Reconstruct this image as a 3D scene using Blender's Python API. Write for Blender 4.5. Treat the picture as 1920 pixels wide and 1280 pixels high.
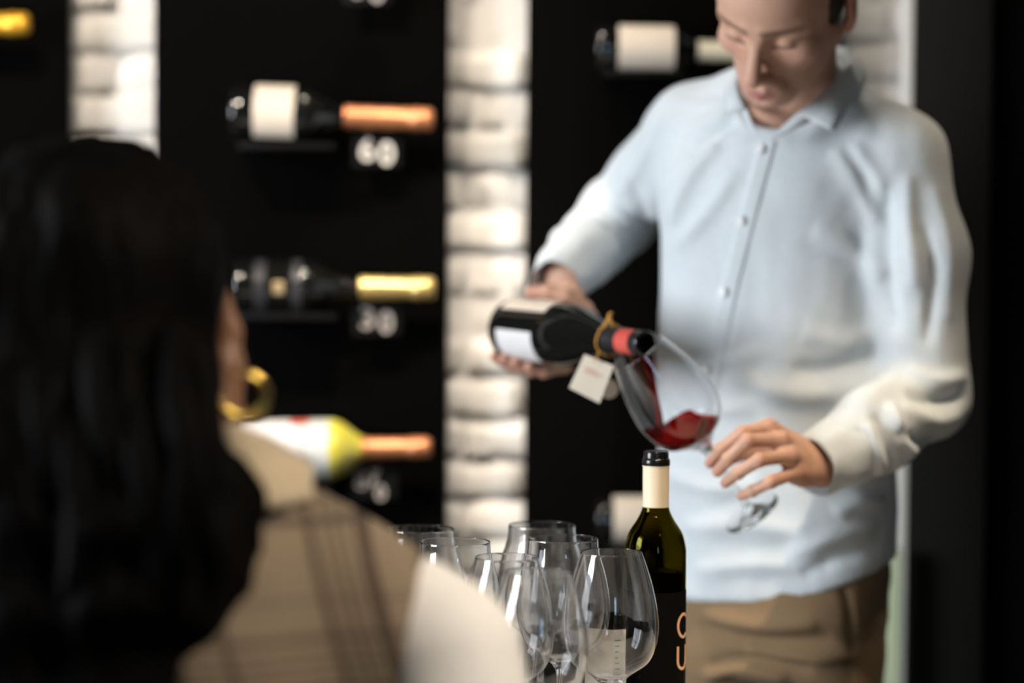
import bpy, bmesh, math, random
import numpy as np
from mathutils import Vector, Matrix, Euler
from mathutils.bvhtree import BVHTree

for o in list(bpy.data.objects):
    bpy.data.objects.remove(o)
random.seed(7)
rng = np.random.default_rng(7)
scene = bpy.context.scene
COL = scene.collection

# ------------------------------------------------------------------ camera
CAM_Z = 1.34
FPX = 1920 * 85 / 36.0
PITCH, ROLL = math.radians(-2.55), math.radians(0.40)
cam_d = bpy.data.cameras.new('camera')
cam_d.lens = 85
cam_d.sensor_width = 36
cam_d.clip_start = 0.05
cam_d.dof.use_dof = True
cam_d.dof.focus_distance = 2.75
cam_d.dof.aperture_fstop = 1.55
cam_d.dof.aperture_blades = 0
cam = bpy.data.objects.new('camera', cam_d)
COL.objects.link(cam)
cam.location = (0, 0, CAM_Z)
CAM_R = Matrix.Rotation(math.pi / 2 + PITCH, 3, 'X') @ Matrix.Rotation(ROLL, 3, 'Z')
cam.rotation_euler = CAM_R.to_euler()
scene.camera = cam

# ------------------------------------------------------------------ colour management / world
scene.view_settings.view_transform = 'Standard'
scene.view_settings.look = 'None'
scene.view_settings.gamma = 1
scene.view_settings.use_curve_mapping = False
scene.view_settings.exposure = 0.0
scene.cycles.use_denoising = True
scene.cycles.max_bounces = 24
scene.cycles.transmission_bounces = 22
scene.cycles.transparent_max_bounces = 24
scene.cycles.glossy_bounces = 8
scene.cycles.diffuse_bounces = 4
scene.cycles.sample_clamp_indirect = 4.0
scene.cycles.blur_glossy = 0.5
w = bpy.data.worlds.new('world')
scene.world = w
w.use_nodes = True
w.node_tree.nodes['Background'].inputs[0].default_value = (0.55, 0.75, 1.0, 1)
w.node_tree.nodes['Background'].inputs[1].default_value = 0.6


def area(name, loc, look, sx, sy, power, col):
    l = bpy.data.lights.new(name, 'AREA')
    l.shape = 'RECTANGLE'
    l.size, l.size_y = sx, sy
    l.energy = power
    l.color = col
    o = bpy.data.objects.new(name, l)
    COL.objects.link(o)
    o.location = loc
    d = Vector(look) - Vector(loc)
    o.rotation_euler = d.to_track_quat('-Z', 'Y').to_euler()
    return o


# daylight entering through the two shop windows (left wall, and the wall behind the camera)
area('window_daylight', (-2.78, 1.85, 1.70), (0, 1.85, 1.70), 1.2, 1.5, 160, (0.90, 0.945, 1.0))
area('window_daylight', (0.75, -1.78, 1.9), (0.75, 0, 1.9), 0.34, 0.74, 6.5, (0.45, 0.72, 1.0))
WARM = (1.0, 0.80, 0.58)


# ------------------------------------------------------------------ helpers
def P(px, py, d):
    v = CAM_R @ Vector(((px - 960) / FPX, -(py - 640) / FPX, -1))
    s = d / v.y
    return np.array([v.x * s, d, CAM_Z + v.z * s])


def mpx(d):
    return d / FPX


def arr(*p):
    return np.array(p, dtype=np.float64)


def mkmesh(name, V, F, smooth=True):
    me = bpy.data.meshes.new(name)
    V = np.asarray(V, dtype=np.float32)
    if isinstance(F, np.ndarray) and F.ndim == 2:
        n = len(F)
        k = F.shape[1]
        me.vertices.add(len(V))
        me.vertices.foreach_set('co', V.ravel())
        me.loops.add(n * k)
        me.loops.foreach_set('vertex_index', F.astype(np.int32).ravel())
        me.polygons.add(n)
        me.polygons.foreach_set('loop_start', np.arange(0, n * k, k, dtype=np.int32))
        me.polygons.foreach_set('loop_total', np.full(n, k, dtype=np.int32))
        me.update(calc_edges=True)
        me.validate()
    else:
        me.from_pydata([tuple(map(float, v)) for v in V], [], [tuple(map(int, f)) for f in F])
        me.update()
    if smooth:
        me.polygons.foreach_set('use_smooth', np.ones(len(me.polygons), dtype=bool))
    return me


def wloc(o):
    t = np.zeros(3)
    while o is not None:
        t += np.array(o.location)
        o = o.parent
    return t


def link(name, me, mat=None, parent=None):
    o = bpy.data.objects.new(name, me)
    COL.objects.link(o)
    if mat is not None and me is not None and not me.materials:
        me.materials.append(mat)
    if parent is not None:
        o.parent = parent
    return o


def part(name, V, F, mat, parent=None, smooth=True, angle=None):
    """mesh given in world coordinates, stored relative to its parent"""
    V = np.asarray(V, dtype=np.float64)
    if parent is not None:
        V = V - wloc(parent)
    me = mkmesh(name, V, F, smooth)
    if angle is not None:
        sharp(me, angle)
    return link(name, me, mat, parent)


def sharp(me, deg):
    me.set_sharp_from_angle(angle=math.radians(deg))


def tag(o, label, cat, group=None):
    o['label'] = label
    o['category'] = cat
    if group:
        o['group'] = group
    return o


def thing(name, label, cat, loc=(0, 0, 0), group=None):
    o = bpy.data.objects.new(name, None)
    COL.objects.link(o)
    o.empty_display_size = 0.05
    o.location = tuple(map(float, loc))
    return tag(o, label, cat, group)


def struct(o):
    o['kind'] = 'structure'
    return o


def box(lo, hi):
    x0, y0, z0 = lo
    x1, y1, z1 = hi
    V = [(x0, y0, z0), (x1, y0, z0), (x1, y1, z0), (x0, y1, z0), (x0, y0, z1), (x1, y0, z1), (x1, y1, z1), (x0, y1, z1)]
    F = [(0, 3, 2, 1), (4, 5, 6, 7), (0, 1, 5, 4), (1, 2, 6, 5), (2, 3, 7, 6), (3, 0, 4, 7)]
    return V, F


def bbox_part(name, lo, hi, mat, parent=None, bev=0.004, seg=2):
    bm = bmesh.new()
    V, F = box(lo, hi)
    if parent is not None:
        t = wloc(parent)
        V = [tuple(np.array(v) - t) for v in V]
    vs = [bm.verts.new(v) for v in V]
    for f in F:
        bm.faces.new([vs[i] for i in f])
    if bev:
        bmesh.ops.bevel(bm, geom=list(bm.edges), offset=bev, segments=seg, affect='EDGES', profile=0.5)
    me = bpy.data.meshes.new(name)
    bm.to_mesh(me)
    bm.free()
    me.polygons.foreach_set('use_smooth', np.ones(len(me.polygons), dtype=bool))
    sharp(me, 40)
    return link(name, me, mat, parent)


def lathe(prof, n=48, caps=True):
    """prof: list of (r,z); closed on axis when r==0"""
    V, F = [], []
    rings = []
    for r, z in prof:
        if r < 1e-6:
            rings.append([len(V)])
            V.append((0, 0, z))
        else:
            s = len(V)
            for i in range(n):
                a = 2 * math.pi * i / n
                V.append((r * math.cos(a), r * math.sin(a), z))
            rings.append(list(range(s, s + n)))
    for a, b in zip(rings[:-1], rings[1:]):
        for i in range(n):
            j = (i + 1) % n
            if len(a) == 1 and len(b) == 1:
                continue
            if len(a) == 1:
                F.append((a[0], b[j], b[i]))
            elif len(b) == 1:
                F.append((a[i], a[j], b[0]))
            else:
                F.append((a[i], a[j], b[j], b[i]))
    return np.array(V), F


def smoothprof(pts, n=6):
    """Catmull-Rom resample of profile points"""
    p = np.array(pts, dtype=float)
    out = []
    for i in range(len(p) - 1):
        p0 = p[max(i - 1, 0)]
        p1, p2 = p[i], p[i + 1]
        p3 = p[min(i + 2, len(p) - 1)]
        for k in range(n):
            t = k / n
            q = 0.5 * ((2 * p1) + (-p0 + p2) * t + (2 * p0 - 5 * p1 + 4 * p2 - p3) * t * t + (-p0 + 3 * p1 - 3 * p2 + p3) * t ** 3)
            out.append((max(q[0], 0.0), q[1]))
    out.append(tuple(p[-1]))
    return out


def frame_to(axis_from, axis_to, spin=0.0, ref=(0, 0, 1)):
    """matrix whose local z runs from axis_from to axis_to, origin at axis_from"""
    z = np.array(axis_to, float) - np.array(axis_from, float)
    L = np.linalg.norm(z)
    z /= L
    x = np.cross(np.array(ref, float), z)
    if np.linalg.norm(x) < 1e-4:
        x = np.array([1.0, 0, 0])
    x /= np.linalg.norm(x)
    y = np.cross(z, x)
    c, s = math.cos(spin), math.sin(spin)
    R = np.stack([x * c + y * s, -x * s + y * c, z], axis=1)
    return R, np.array(axis_from, float), L


def tube(pts, rads, n=12, cap=True):
    pts = [np.array(p, float) for p in pts]
    V, F = [], []
    up = np.array([0.13, 0.31, 0.94])
    prevx = None
    for i, p in enumerate(pts):
        a = pts[max(i - 1, 0)]
        b = pts[min(i + 1, len(pts) - 1)]
        t = b - a
        t /= np.linalg.norm(t) + 1e-12
        if prevx is None:
            x = np.cross(up, t)
        else:
            x = prevx - t * np.dot(prevx, t)
        x /= np.linalg.norm(x) + 1e-12
        prevx = x
        y = np.cross(t, x)
        r = rads[i] if hasattr(rads, '__len__') else rads
        for k in range(n):
            an = 2 * math.pi * k / n
            V.append(p + r * (math.cos(an) * x + math.sin(an) * y))
    for i in range(len(pts) - 1):
        for k in range(n):
            j = (k + 1) % n
            F.append((i * n + k, i * n + j, (i + 1) * n + j, (i + 1) * n + k))
    if cap:
        F.append(tuple(reversed(range(n))))
        F.append(tuple(range((len(pts) - 1) * n, len(pts) * n)))
    return np.array(V), F


def spline(pts, n=8):
    p = [np.array(q, float) for q in pts]
    out = []
    for i in range(len(p) - 1):
        p0, p1, p2, p3 = p[max(i - 1, 0)], p[i], p[i + 1], p[min(i + 2, len(p) - 1)]
        for k in range(n):
            t = k / n
            out.append(0.5 * ((2 * p1) + (-p0 + p2) * t + (2 * p0 - 5 * p1 + 4 * p2 - p3) * t * t + (-p0 + 3 * p1 - 3 * p2 + p3) * t ** 3))
    out.append(p[-1])
    return out


# ---- implicit surfaces ------------------------------------------------
def smin(a, b, k):
    if k <= 0:
        return np.minimum(a, b)
    h = np.clip(0.5 + 0.5 * (b - a) / k, 0, 1)
    return b * (1 - h) + a * h - k * h * (1 - h)


class Field:
    def __init__(s, lo, hi, h):
        s.lo = np.array(lo, float)
        s.h = h
        s.n = np.ceil((np.array(hi, float) - s.lo) / h).astype(int) + 1
        s.F = np.full(tuple(s.n), 9.0, dtype=np.float32)

    def sl(s, lo, hi):
        a = np.clip(np.floor((np.array(lo) - s.lo) / s.h).astype(int), 0, s.n)
        b = np.clip(np.ceil((np.array(hi) - s.lo) / s.h).astype(int) + 1, 0, s.n)
        return tuple(slice(i, j) for i, j in zip(a, b))

    def grid(s, sl):
        return [(s.lo[i] + s.h * np.arange(sl[i].start, sl[i].stop)).astype(np.float32).reshape([-1 if j == i else 1 for j in range(3)]) for i in range(3)]

    def op(s, lo, hi, fn, k=0.0, mode='u'):
        m = k + 3 * s.h
        sl = s.sl(np.array(lo) - m, np.array(hi) + m)
        if any(q.stop <= q.start for q in sl):
            return
        d = fn(*s.grid(sl))
        A = s.F[sl]
        if mode == 'u':
            s.F[sl] = smin(A, d, k)
        elif mode == 's':
            s.F[sl] = -smin(-A, d, k)
        else:
            s.F[sl] = -smin(-A, -d, k)

    def cone(s, a, b, ra, rb, k=0.01, mode='u'):
        a, b = np.array(a, float), np.array(b, float)
        ab = b - a
        L2 = float(ab @ ab) + 1e-12

        def fn(X, Y, Z):
            x, y, z = X - a[0], Y - a[1], Z - a[2]
            t = np.clip((x * ab[0] + y * ab[1] + z * ab[2]) / L2, 0, 1)
            return np.sqrt((x - t * ab[0]) ** 2 + (y - t * ab[1]) ** 2 + (z - t * ab[2]) ** 2) - (ra + (rb - ra) * t)
        r = max(ra, rb)
        s.op(np.minimum(a, b) - r, np.maximum(a, b) + r, fn, k, mode)

    def chain(s, pts, rads, k=0.01, mode='u'):
        for i in range(len(pts) - 1):
            s.cone(pts[i], pts[i + 1], rads[i], rads[i + 1], k, mode)

    def ell(s, c, r, k=0.01, mode='u', R=None):
        c, r = np.array(c, float), np.array(r, float)
        R = np.eye(3) if R is None else np.array(R, float)

        def fn(X, Y, Z):
            x, y, z = X - c[0], Y - c[1], Z - c[2]
            u = [R[0, i] * x + R[1, i] * y + R[2, i] * z for i in range(3)]
            k0 = np.sqrt((u[0] / r[0]) ** 2 + (u[1] / r[1]) ** 2 + (u[2] / r[2]) ** 2)
            k1 = np.sqrt((u[0] / r[0] ** 2) ** 2 + (u[1] / r[1] ** 2) ** 2 + (u[2] / r[2] ** 2) ** 2) + 1e-9
            return k0 * (k0 - 1) / k1
        m = r.max()
        s.op(c - m, c + m, fn, k, mode)

    def mesh(s, relax=1):
        F = s.F
        # keep the border outside
        F = F.copy()
        for ax in range(3):
            sl = [slice(None)] * 3
            sl[ax] = 0
            F[tuple(sl)] = np.maximum(F[tuple(sl)], 1e-3)
            sl[ax] = -1
            F[tuple(sl)] = np.maximum(F[tuple(sl)], 1e-3)
        I = F < 0
        nx, ny, nz = F.shape
        cnt = np.zeros((nx - 1, ny - 1, nz - 1), dtype=np.uint8)
        offs = [(i, j, k) for i in (0, 1) for j in (0, 1) for k in (0, 1)]
        for i, j, k in offs:
            cnt += I[i:nx - 1 + i, j:ny - 1 + j, k:nz - 1 + k]
        act = np.argwhere((cnt > 0) & (cnt < 8))
        idx = np.full(cnt.shape, -1, dtype=np.int32)
        idx[act[:, 0], act[:, 1], act[:, 2]] = np.arange(len(act))
        cv = {o: F[act[:, 0] + o[0], act[:, 1] + o[1], act[:, 2] + o[2]] for o in offs}
        S = np.zeros((len(act), 3))
        C = np.zeros(len(act))
        for o in offs:
            for ax in range(3):
                if o[ax] == 0:
                    q = list(o)
                    q[ax] = 1
                    q = tuple(q)
                    a, b = cv[o], cv[q]
                    m = (a < 0) != (b < 0)
                    t = np.where(m, a / np.where(m, a - b, 1), 0)
                    for c in range(3):
                        S[:, c] += np.where(m, o[c] + (t if c == ax else 0), 0)
                    C += m
        V = s.lo + s.h * (act + S / C[:, None])
        quads = []
        for ax in range(3):
            o1, o2 = [(1, 2), (2, 0), (0, 1)][ax]
            A = [slice(None)] * 3
            B = [slice(None)] * 3
            A[ax] = slice(0, -1)
            B[ax] = slice(1, None)
            a, b = I[tuple(A)], I[tuple(B)]
            ch = np.argwhere(a != b)
            ok = (ch[:, o1] > 0) & (ch[:, o2] > 0) & (ch[:, o1] < F.shape[o1] - 1) & (ch[:, o2] < F.shape[o2] - 1)
            ch = ch[ok]
            flip = a[ch[:, 0], ch[:, 1], ch[:, 2]]

            def cell(d1, d2):
                q = ch.copy()
                q[:, o1] += d1
                q[:, o2] += d2
                return idx[q[:, 0], q[:, 1], q[:, 2]]
            q = np.stack([cell(-1, -1), cell(0, -1), cell(0, 0), cell(-1, 0)], axis=1)
            q = np.where(flip[:, None], q, q[:, ::-1])
            quads.append(q)
        Q = np.concatenate(quads)
        for _ in range(relax):
            V = relaxed(V, Q)
        return V, Q


def relaxed(V, Q, f=0.5):
    S = np.zeros_like(V)
    C = np.zeros(len(V))
    for i in range(4):
        a, b = Q[:, i], Q[:, (i + 1) % 4]
        for c in range(3):
            S[:, c] += np.bincount(a, V[b, c], len(V)) + np.bincount(b, V[a, c], len(V))
        C += np.bincount(a, minlength=len(V)) + np.bincount(b, minlength=len(V))
    return V * (1 - f) + f * S / np.maximum(C, 1)[:, None]


def vnormals(V, Q):
    n = np.cross(V[Q[:, 2]] - V[Q[:, 0]], V[Q[:, 3]] - V[Q[:, 1]])
    N = np.zeros_like(V)
    for i in range(4):
        for c in range(3):
            N[:, c] += np.bincount(Q[:, i], n[:, c], len(V))
    return N / (np.linalg.norm(N, axis=1, keepdims=True) + 1e-12)


_perm = rng.random((64, 64, 64)).astype(np.float32)


def vnoise(p):
    p = np.asarray(p)
    i = np.floor(p).astype(int)
    f = p - i
    f = f * f * (3 - 2 * f)
    r = 0
    for a in (0, 1):
        for b in (0, 1):
            for c in (0, 1):
                wgt = (f[:, 0] if a else 1 - f[:, 0]) * (f[:, 1] if b else 1 - f[:, 1]) * (f[:, 2] if c else 1 - f[:, 2])
                r = r + wgt * _perm[(i[:, 0] + a) % 64, (i[:, 1] + b) % 64, (i[:, 2] + c) % 64]
    return r * 2 - 1


def segdist(V, a, b, mask=(1, 1, 1)):
    m = np.array(mask, float)
    a, b, V = np.array(a) * m, np.array(b) * m, V * m
    ab = b - a
    t = np.clip(((V - a) @ ab) / (ab @ ab + 1e-12), 0, 1)
    return np.linalg.norm(V - a - t[:, None] * ab, axis=1), t


def folds(V, N, lines, d, front=True):
    """soft cloth ridges (amp>0) and valleys (amp<0) along polylines given as picture points at distance d"""
    D = np.zeros(len(V))
    for pts, amp, wd in lines:
        q = [P(x, y, d) for x, y in pts]
        q = spline(q, 4)
        best = np.full(len(V), 9.0)
        tt = np.zeros(len(V))
        for i in range(len(q) - 1):
            dd, t = segdist(V, q[i], q[i + 1], (1, 0, 1))
            m = dd < best
            best[m] = dd[m]
            tt[m] = (i + t[m]) / (len(q) - 1)
        fade = np.sin(np.clip(tt, 0, 1) * math.pi) ** 0.5
        D += 1.7 * amp * np.exp(-(best / wd) ** 2) * (0.15 + 0.85 * fade)
    if front:
        D *= np.clip(-N[:, 1] * 2, 0, 1)
    return V + N * D[:, None]


# ---- materials ---------------------------------------------------------
def mat(name, col, rough=0.6, spec=0.3, metal=0.0, bump=None, var=None, trans=0.0, ior=1.45, sss=0.0, sheen=0.0, coat=0.0):
    m = bpy.data.materials.new(name)
    m.use_nodes = True
    nt = m.node_tree
    b = nt.nodes['Principled BSDF']
    b.inputs['Base Color'].default_value = (*col, 1)
    b.inputs['Roughness'].default_value = rough
    b.inputs['Specular IOR Level'].default_value = spec
    b.inputs['Metallic'].default_value = metal
    b.inputs['Transmission Weight'].default_value = trans
    b.inputs['IOR'].default_value = ior
    if sss:
        b.inputs['Subsurface Weight'].default_value = sss
        b.inputs['Subsurface Radius'].default_value = (1.0, 0.35, 0.2)
        b.inputs['Subsurface Scale'].default_value = 0.008
    if sheen:
        b.inputs['Sheen Weight'].default_value = sheen
    if coat:
        b.inputs['Coat Weight'].default_value = coat
        b.inputs['Coat Roughness'].default_value = 0.03
    tc = nt.nodes.new('ShaderNodeTexCoord')
    if var:  # (scale, colour 2, detail)
        nz = nt.nodes.new('ShaderNodeTexNoise')
        nz.inputs['Scale'].default_value = var[0]
        nz.inputs['Detail'].default_value = 6
        nt.links.new(tc.outputs['Object'], nz.inputs['Vector'])
        rp = nt.nodes.new('ShaderNodeValToRGB')
        rp.color_ramp.elements[0].position = 0.35
        rp.color_ramp.elements[1].position = 0.68
        rp.color_ramp.elements[0].color = (*col, 1)
        rp.color_ramp.elements[1].color = (*var[1], 1)
        nt.links.new(nz.outputs['Fac'], rp.inputs['Fac'])
        nt.links.new(rp.outputs['Color'], b.inputs['Base Color'])
    if bump:  # (scale, strength, distance)
        nz = nt.nodes.new('ShaderNodeTexNoise')
        nz.inputs['Scale'].default_value = bump[0]
        nz.inputs['Detail'].default_value = 5
        nt.links.new(tc.outputs['Object'], nz.inputs['Vector'])
        bp = nt.nodes.new('ShaderNodeBump')
        bp.inputs['Strength'].default_value = bump[1]
        bp.inputs['Distance'].default_value = bump[2]
        nt.links.new(nz.outputs['Fac'], bp.inputs['Height'])
        nt.links.new(bp.outputs['Normal'], b.inputs['Normal'])
    return m


M = {}
M['panel'] = mat('black_panel', (0.0017, 0.0015, 0.0013), 0.85, 0.03, bump=(40, 0.1, 0.002))
M['panel_grey'] = mat('charcoal_panel', (0.016, 0.015, 0.0135), 0.8, 0.05, bump=(60, 0.1, 0.002))
M['brick'] = mat('whitewashed_brick', (0.80, 0.78, 0.74), 0.8, 0.2, bump=(30, 0.7, 0.006), var=(14, (0.66, 0.64, 0.60)))
M['mortar'] = mat('white_mortar', (0.72, 0.70, 0.67), 0.9, 0.1, bump=(60, 0.6, 0.004))
M['trim'] = mat('white_trim', (0.82, 0.80, 0.74), 0.55, 0.3, var=(6, (0.78, 0.76, 0.70)))
M['green_trim'] = mat('pale_green_board', (0.66, 0.76, 0.50), 0.5, 0.3, var=(5, (0.62, 0.72, 0.46)))
M['floor'] = mat('dark_floor', (0.035, 0.028, 0.022), 0.5, 0.3, var=(5, (0.05, 0.04, 0.03)))
M['ceil'] = mat('dark_ceiling', (0.02, 0.02, 0.02), 0.8, 0.1, var=(4, (0.025, 0.025, 0.025)))
M['wall'] = mat('dark_wall', (0.03, 0.028, 0.026), 0.8, 0.1, var=(4, (0.036, 0.034, 0.03)))
M['metal'] = mat('black_metal', (0.005, 0.005, 0.005), 0.5, 0.12, var=(30, (0.007, 0.0065, 0.0065)))
M['table'] = mat('pale_tabletop', (0.74, 0.70, 0.64), 0.45, 0.3, var=(9, (0.70, 0.66, 0.60)))
M['paper'] = mat('cream_paper', (0.78, 0.70, 0.58), 0.8, 0.1, var=(20, (0.74, 0.66, 0.54)))
M['white_paper'] = mat('white_paper', (0.80, 0.79, 0.74), 0.8, 0.1, var=(20, (0.76, 0.75, 0.70)))
M['ink'] = mat('grey_ink', (0.25, 0.24, 0.23), 0.8, 0.1, var=(50, (0.3, 0.29, 0.28)))
M['red_ink'] = mat('red_ink', (0.55, 0.16, 0.12), 0.8, 0.1, var=(50, (0.6, 0.2, 0.15)))
M['letter'] = mat('peach_print', (0.80, 0.48, 0.28), 0.6, 0.2, var=(40, (0.76, 0.45, 0.26)))
M['label_black'] = mat('black_label', (0.003, 0.0028, 0.0026), 0.7, 0.05, var=(60, (0.004, 0.0036, 0.0034)))
M['label_cream'] = mat('cream_label', (0.80, 0.70, 0.58), 0.55, 0.3, var=(25, (0.76, 0.66, 0.54)))
M['label_white'] = mat('white_label', (0.78, 0.76, 0.75), 0.55, 0.3, var=(25, (0.74, 0.72, 0.71)))
M['label_silver'] = mat('silvery_label', (0.55, 0.56, 0.52), 0.4, 0.4, var=(18, (0.68, 0.69, 0.68)))
M['label_grey'] = mat('grey_label', (0.03, 0.03, 0.033), 0.4, 0.3, var=(40, (0.04, 0.04, 0.044)))
M['gold_print'] = mat('gold_print', (0.75, 0.55, 0.30), 0.35, 0.5, metal=0.6, var=(60, (0.8, 0.6, 0.35)))
M['copper'] = mat('copper_foil', (0.78, 0.32, 0.15), 0.42, 0.5, metal=0.75, bump=(90, 0.25, 0.002))
M['gold'] = mat('gold_foil', (0.88, 0.66, 0.25), 0.32, 0.5, metal=0.75, bump=(90, 0.25, 0.002))
M['amber'] = mat('amber_foil', (0.85, 0.45, 0.04), 0.4, 0.5, metal=0.5, bump=(90, 0.2, 0.002))
M['cream_foil'] = mat('cream_foil', (0.82, 0.74, 0.55), 0.4, 0.4, bump=(60, 0.1, 0.001))
M['neck_band'] = mat('cream_neck_band', (0.80, 0.68, 0.50), 0.45, 0.35, var=(30, (0.78, 0.66, 0.48)))
M['yellow'] = mat('yellow_label', (0.70, 0.62, 0.06), 0.35, 0.4, var=(22, (0.62, 0.60, 0.20)))
M['red_spot'] = mat('red_print', (0.6, 0.08, 0.05), 0.5, 0.3, var=(30, (0.65, 0.1, 0.06)))
M['dark_bottle'] = mat('dark_bottle_glass', (0.003, 0.003, 0.003), 0.015, 0.9, var=(3, (0.008, 0.008, 0.007)))
M['cap_black'] = mat('black_capsule', (0.008, 0.008, 0.008), 0.22, 0.5, bump=(80, 0.1, 0.001))
M['cap_soft'] = mat('soft_black_capsule', (0.018, 0.017, 0.018), 0.4, 0.4, bump=(80, 0.1, 0.001))
M['red_band'] = mat('red_band', (0.62, 0.09, 0.07), 0.45, 0.3, var=(30, (0.66, 0.11, 0.08)))
M['string'] = mat('amber_string', (0.60, 0.30, 0.06), 0.6, 0.3, bump=(300, 0.5, 0.001))
M['button'] = mat('pearl_button', (0.93, 0.93, 0.91), 0.25, 0.5, var=(80, (0.78, 0.80, 0.80)))
M['hair'] = mat('dark_hair', (0.0014, 0.0011, 0.0009), 0.65, 0.04, bump=(70, 0.5, 0.004), var=(20, (0.0022, 0.0016, 0.0012)))
M['brown_hair'] = mat('short_brown_hair', (0.02, 0.014, 0.010), 0.6, 0.2, bump=(160, 0.7, 0.003), var=(40, (0.028, 0.02, 0.013)))
M['trouser'] = mat('khaki_cotton', (0.27, 0.18, 0.10), 0.85, 0.1, bump=(400, 0.3, 0.0006), var=(9, (0.24, 0.16, 0.088)), sheen=0.1)
M['shoe'] = mat('brown_leather', (0.06, 0.03, 0.02), 0.4, 0.4, bump=(60, 0.2, 0.001))
M['gold_metal'] = mat('gold_metal', (0.95, 0.62, 0.16), 0.22, 0.5, metal=1.0, var=(10, (0.92, 0.58, 0.14)))
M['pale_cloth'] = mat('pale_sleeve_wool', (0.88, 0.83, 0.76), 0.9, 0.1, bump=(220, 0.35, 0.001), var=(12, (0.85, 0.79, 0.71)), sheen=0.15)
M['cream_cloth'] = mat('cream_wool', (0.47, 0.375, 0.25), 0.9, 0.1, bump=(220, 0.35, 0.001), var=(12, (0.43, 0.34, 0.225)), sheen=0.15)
M['lamp_body'] = mat('black_lamp', (0.01, 0.01, 0.01), 0.4, 0.4, var=(20, (0.014, 0.014, 0.014)))


def glassmat(name, col, ior=1.5, rough=0.0):
    m = bpy.data.materials.new(name)
    m.use_nodes = True
    nt = m.node_tree
    b = nt.nodes['Principled BSDF']
    nt.nodes.remove(b)
    g = nt.nodes.new('ShaderNodeBsdfGlass')
    g.inputs['Color'].default_value = (*col, 1)
    g.inputs['IOR'].default_value = ior
    g.inputs['Roughness'].default_value = rough
    nt.links.new(g.outputs[0], nt.nodes['Material Output'].inputs['Surface'])
    return m


M['glass'] = glassmat('clear_crystal', (1.0, 1.0, 1.0), 1.5)
M['wine'] = glassmat('red_wine', (0.50, 0.02, 0.035), 1.2, 0.01)
M['green_glass'] = glassmat('olive_bottle_glass', (0.42, 0.38, 0.10), 1.5)
M['bottle_wine'] = mat('wine_inside_bottle', (0.008, 0.004, 0.003), 0.2, 0.3, var=(3, (0.01, 0.005, 0.004)))


def emitmat(name, col, st):
    m = mat(name, col, 0.4, 0.3)
    b = m.node_tree.nodes['Principled BSDF']
    b.inputs['Emission Color'].default_value = (*col, 1)
    b.inputs['Emission Strength'].default_value = st
    return m


M['lens'] = emitmat('lit_lamp_lens', (1.0, 0.86, 0.68), 30)


def skinmat():
    m = mat('skin', (0.6, 0.36, 0.26), 0.5, 0.35, sss=0.12, bump=(300, 0.08, 0.0006))
    nt = m.node_tree
    a = nt.nodes.new('ShaderNodeAttribute')
    a.attribute_name = 'tint'
    nz = nt.nodes.new('ShaderNodeTexNoise')
    nz.inputs['Scale'].default_value = 45
    mx = nt.nodes.new('ShaderNodeMix')
    mx.data_type = 'RGBA'
    mx.blend_type = 'MULTIPLY'
    mx.inputs[0].default_value = 0.12
    nt.links.new(a.outputs['Color'], mx.inputs[6])
    nt.links.new(nz.outputs['Fac'], mx.inputs[7])
    nt.links.new(mx.outputs[2], nt.nodes['Principled BSDF'].inputs['Base Color'])
    return m


M['skin'] = skinmat()


def set_tint(me, T):
    at = me.color_attributes.new('tint', 'FLOAT_COLOR', 'POINT')
    at.data.foreach_set('color', np.concatenate([T, np.ones((len(T), 1))], axis=1).astype(np.float32).ravel())


def shirtmat():
    m = mat('pale_blue_linen', (0.60, 0.69, 0.76), 0.85, 0.12, sheen=0.15)
    nt = m.node_tree
    b = nt.nodes['Principled BSDF']
    tc = nt.nodes.new('ShaderNodeTexCoord')
    # linen: uneven threads along and across, a few millimetres long
    acc = None
    for sc in ((900, 900, 35), (60, 60, 900)):
        mp = nt.nodes.new('ShaderNodeMapping')
        mp.inputs['Scale'].default_value = sc
        nz = nt.nodes.new('ShaderNodeTexNoise')
        nz.inputs['Scale'].default_value = 1.0
        nz.inputs['Detail'].default_value = 2
        nt.links.new(tc.outputs['Object'], mp.inputs['Vector'])
        nt.links.new(mp.outputs[0], nz.inputs['Vector'])
        if acc is None:
            acc = nz.outputs['Fac']
        else:
            ad = nt.nodes.new('ShaderNodeMath')
            ad.operation = 'ADD'
            nt.links.new(acc, ad.inputs[0])
            nt.links.new(nz.outputs['Fac'], ad.inputs[1])
            acc = ad.outputs[0]
    rp = nt.nodes.new('ShaderNodeValToRGB')
    rp.color_ramp.elements[0].position = 0.35
    rp.color_ramp.elements[1].position = 0.65
    rp.color_ramp.elements[0].color = (0.60, 0.665, 0.70, 1)
    rp.color_ramp.elements[1].color = (0.70, 0.745, 0.765, 1)
    hf = nt.nodes.new('ShaderNodeMath')
    hf.operation = 'MULTIPLY'
    hf.inputs[1].default_value = 0.5
    nt.links.new(acc, hf.inputs[0])
    nt.links.new(hf.outputs[0], rp.inputs['Fac'])
    nt.links.new(rp.outputs['Color'], b.inputs['Base Color'])
    bp = nt.nodes.new('ShaderNodeBump')
    bp.inputs['Strength'].default_value = 0.25
    bp.inputs['Distance'].default_value = 0.0006
    nt.links.new(acc, bp.inputs['Height'])
    nt.links.new(bp.outputs[0], b.inputs['Normal'])
    return m


M['shirt'] = shirtmat()


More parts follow.
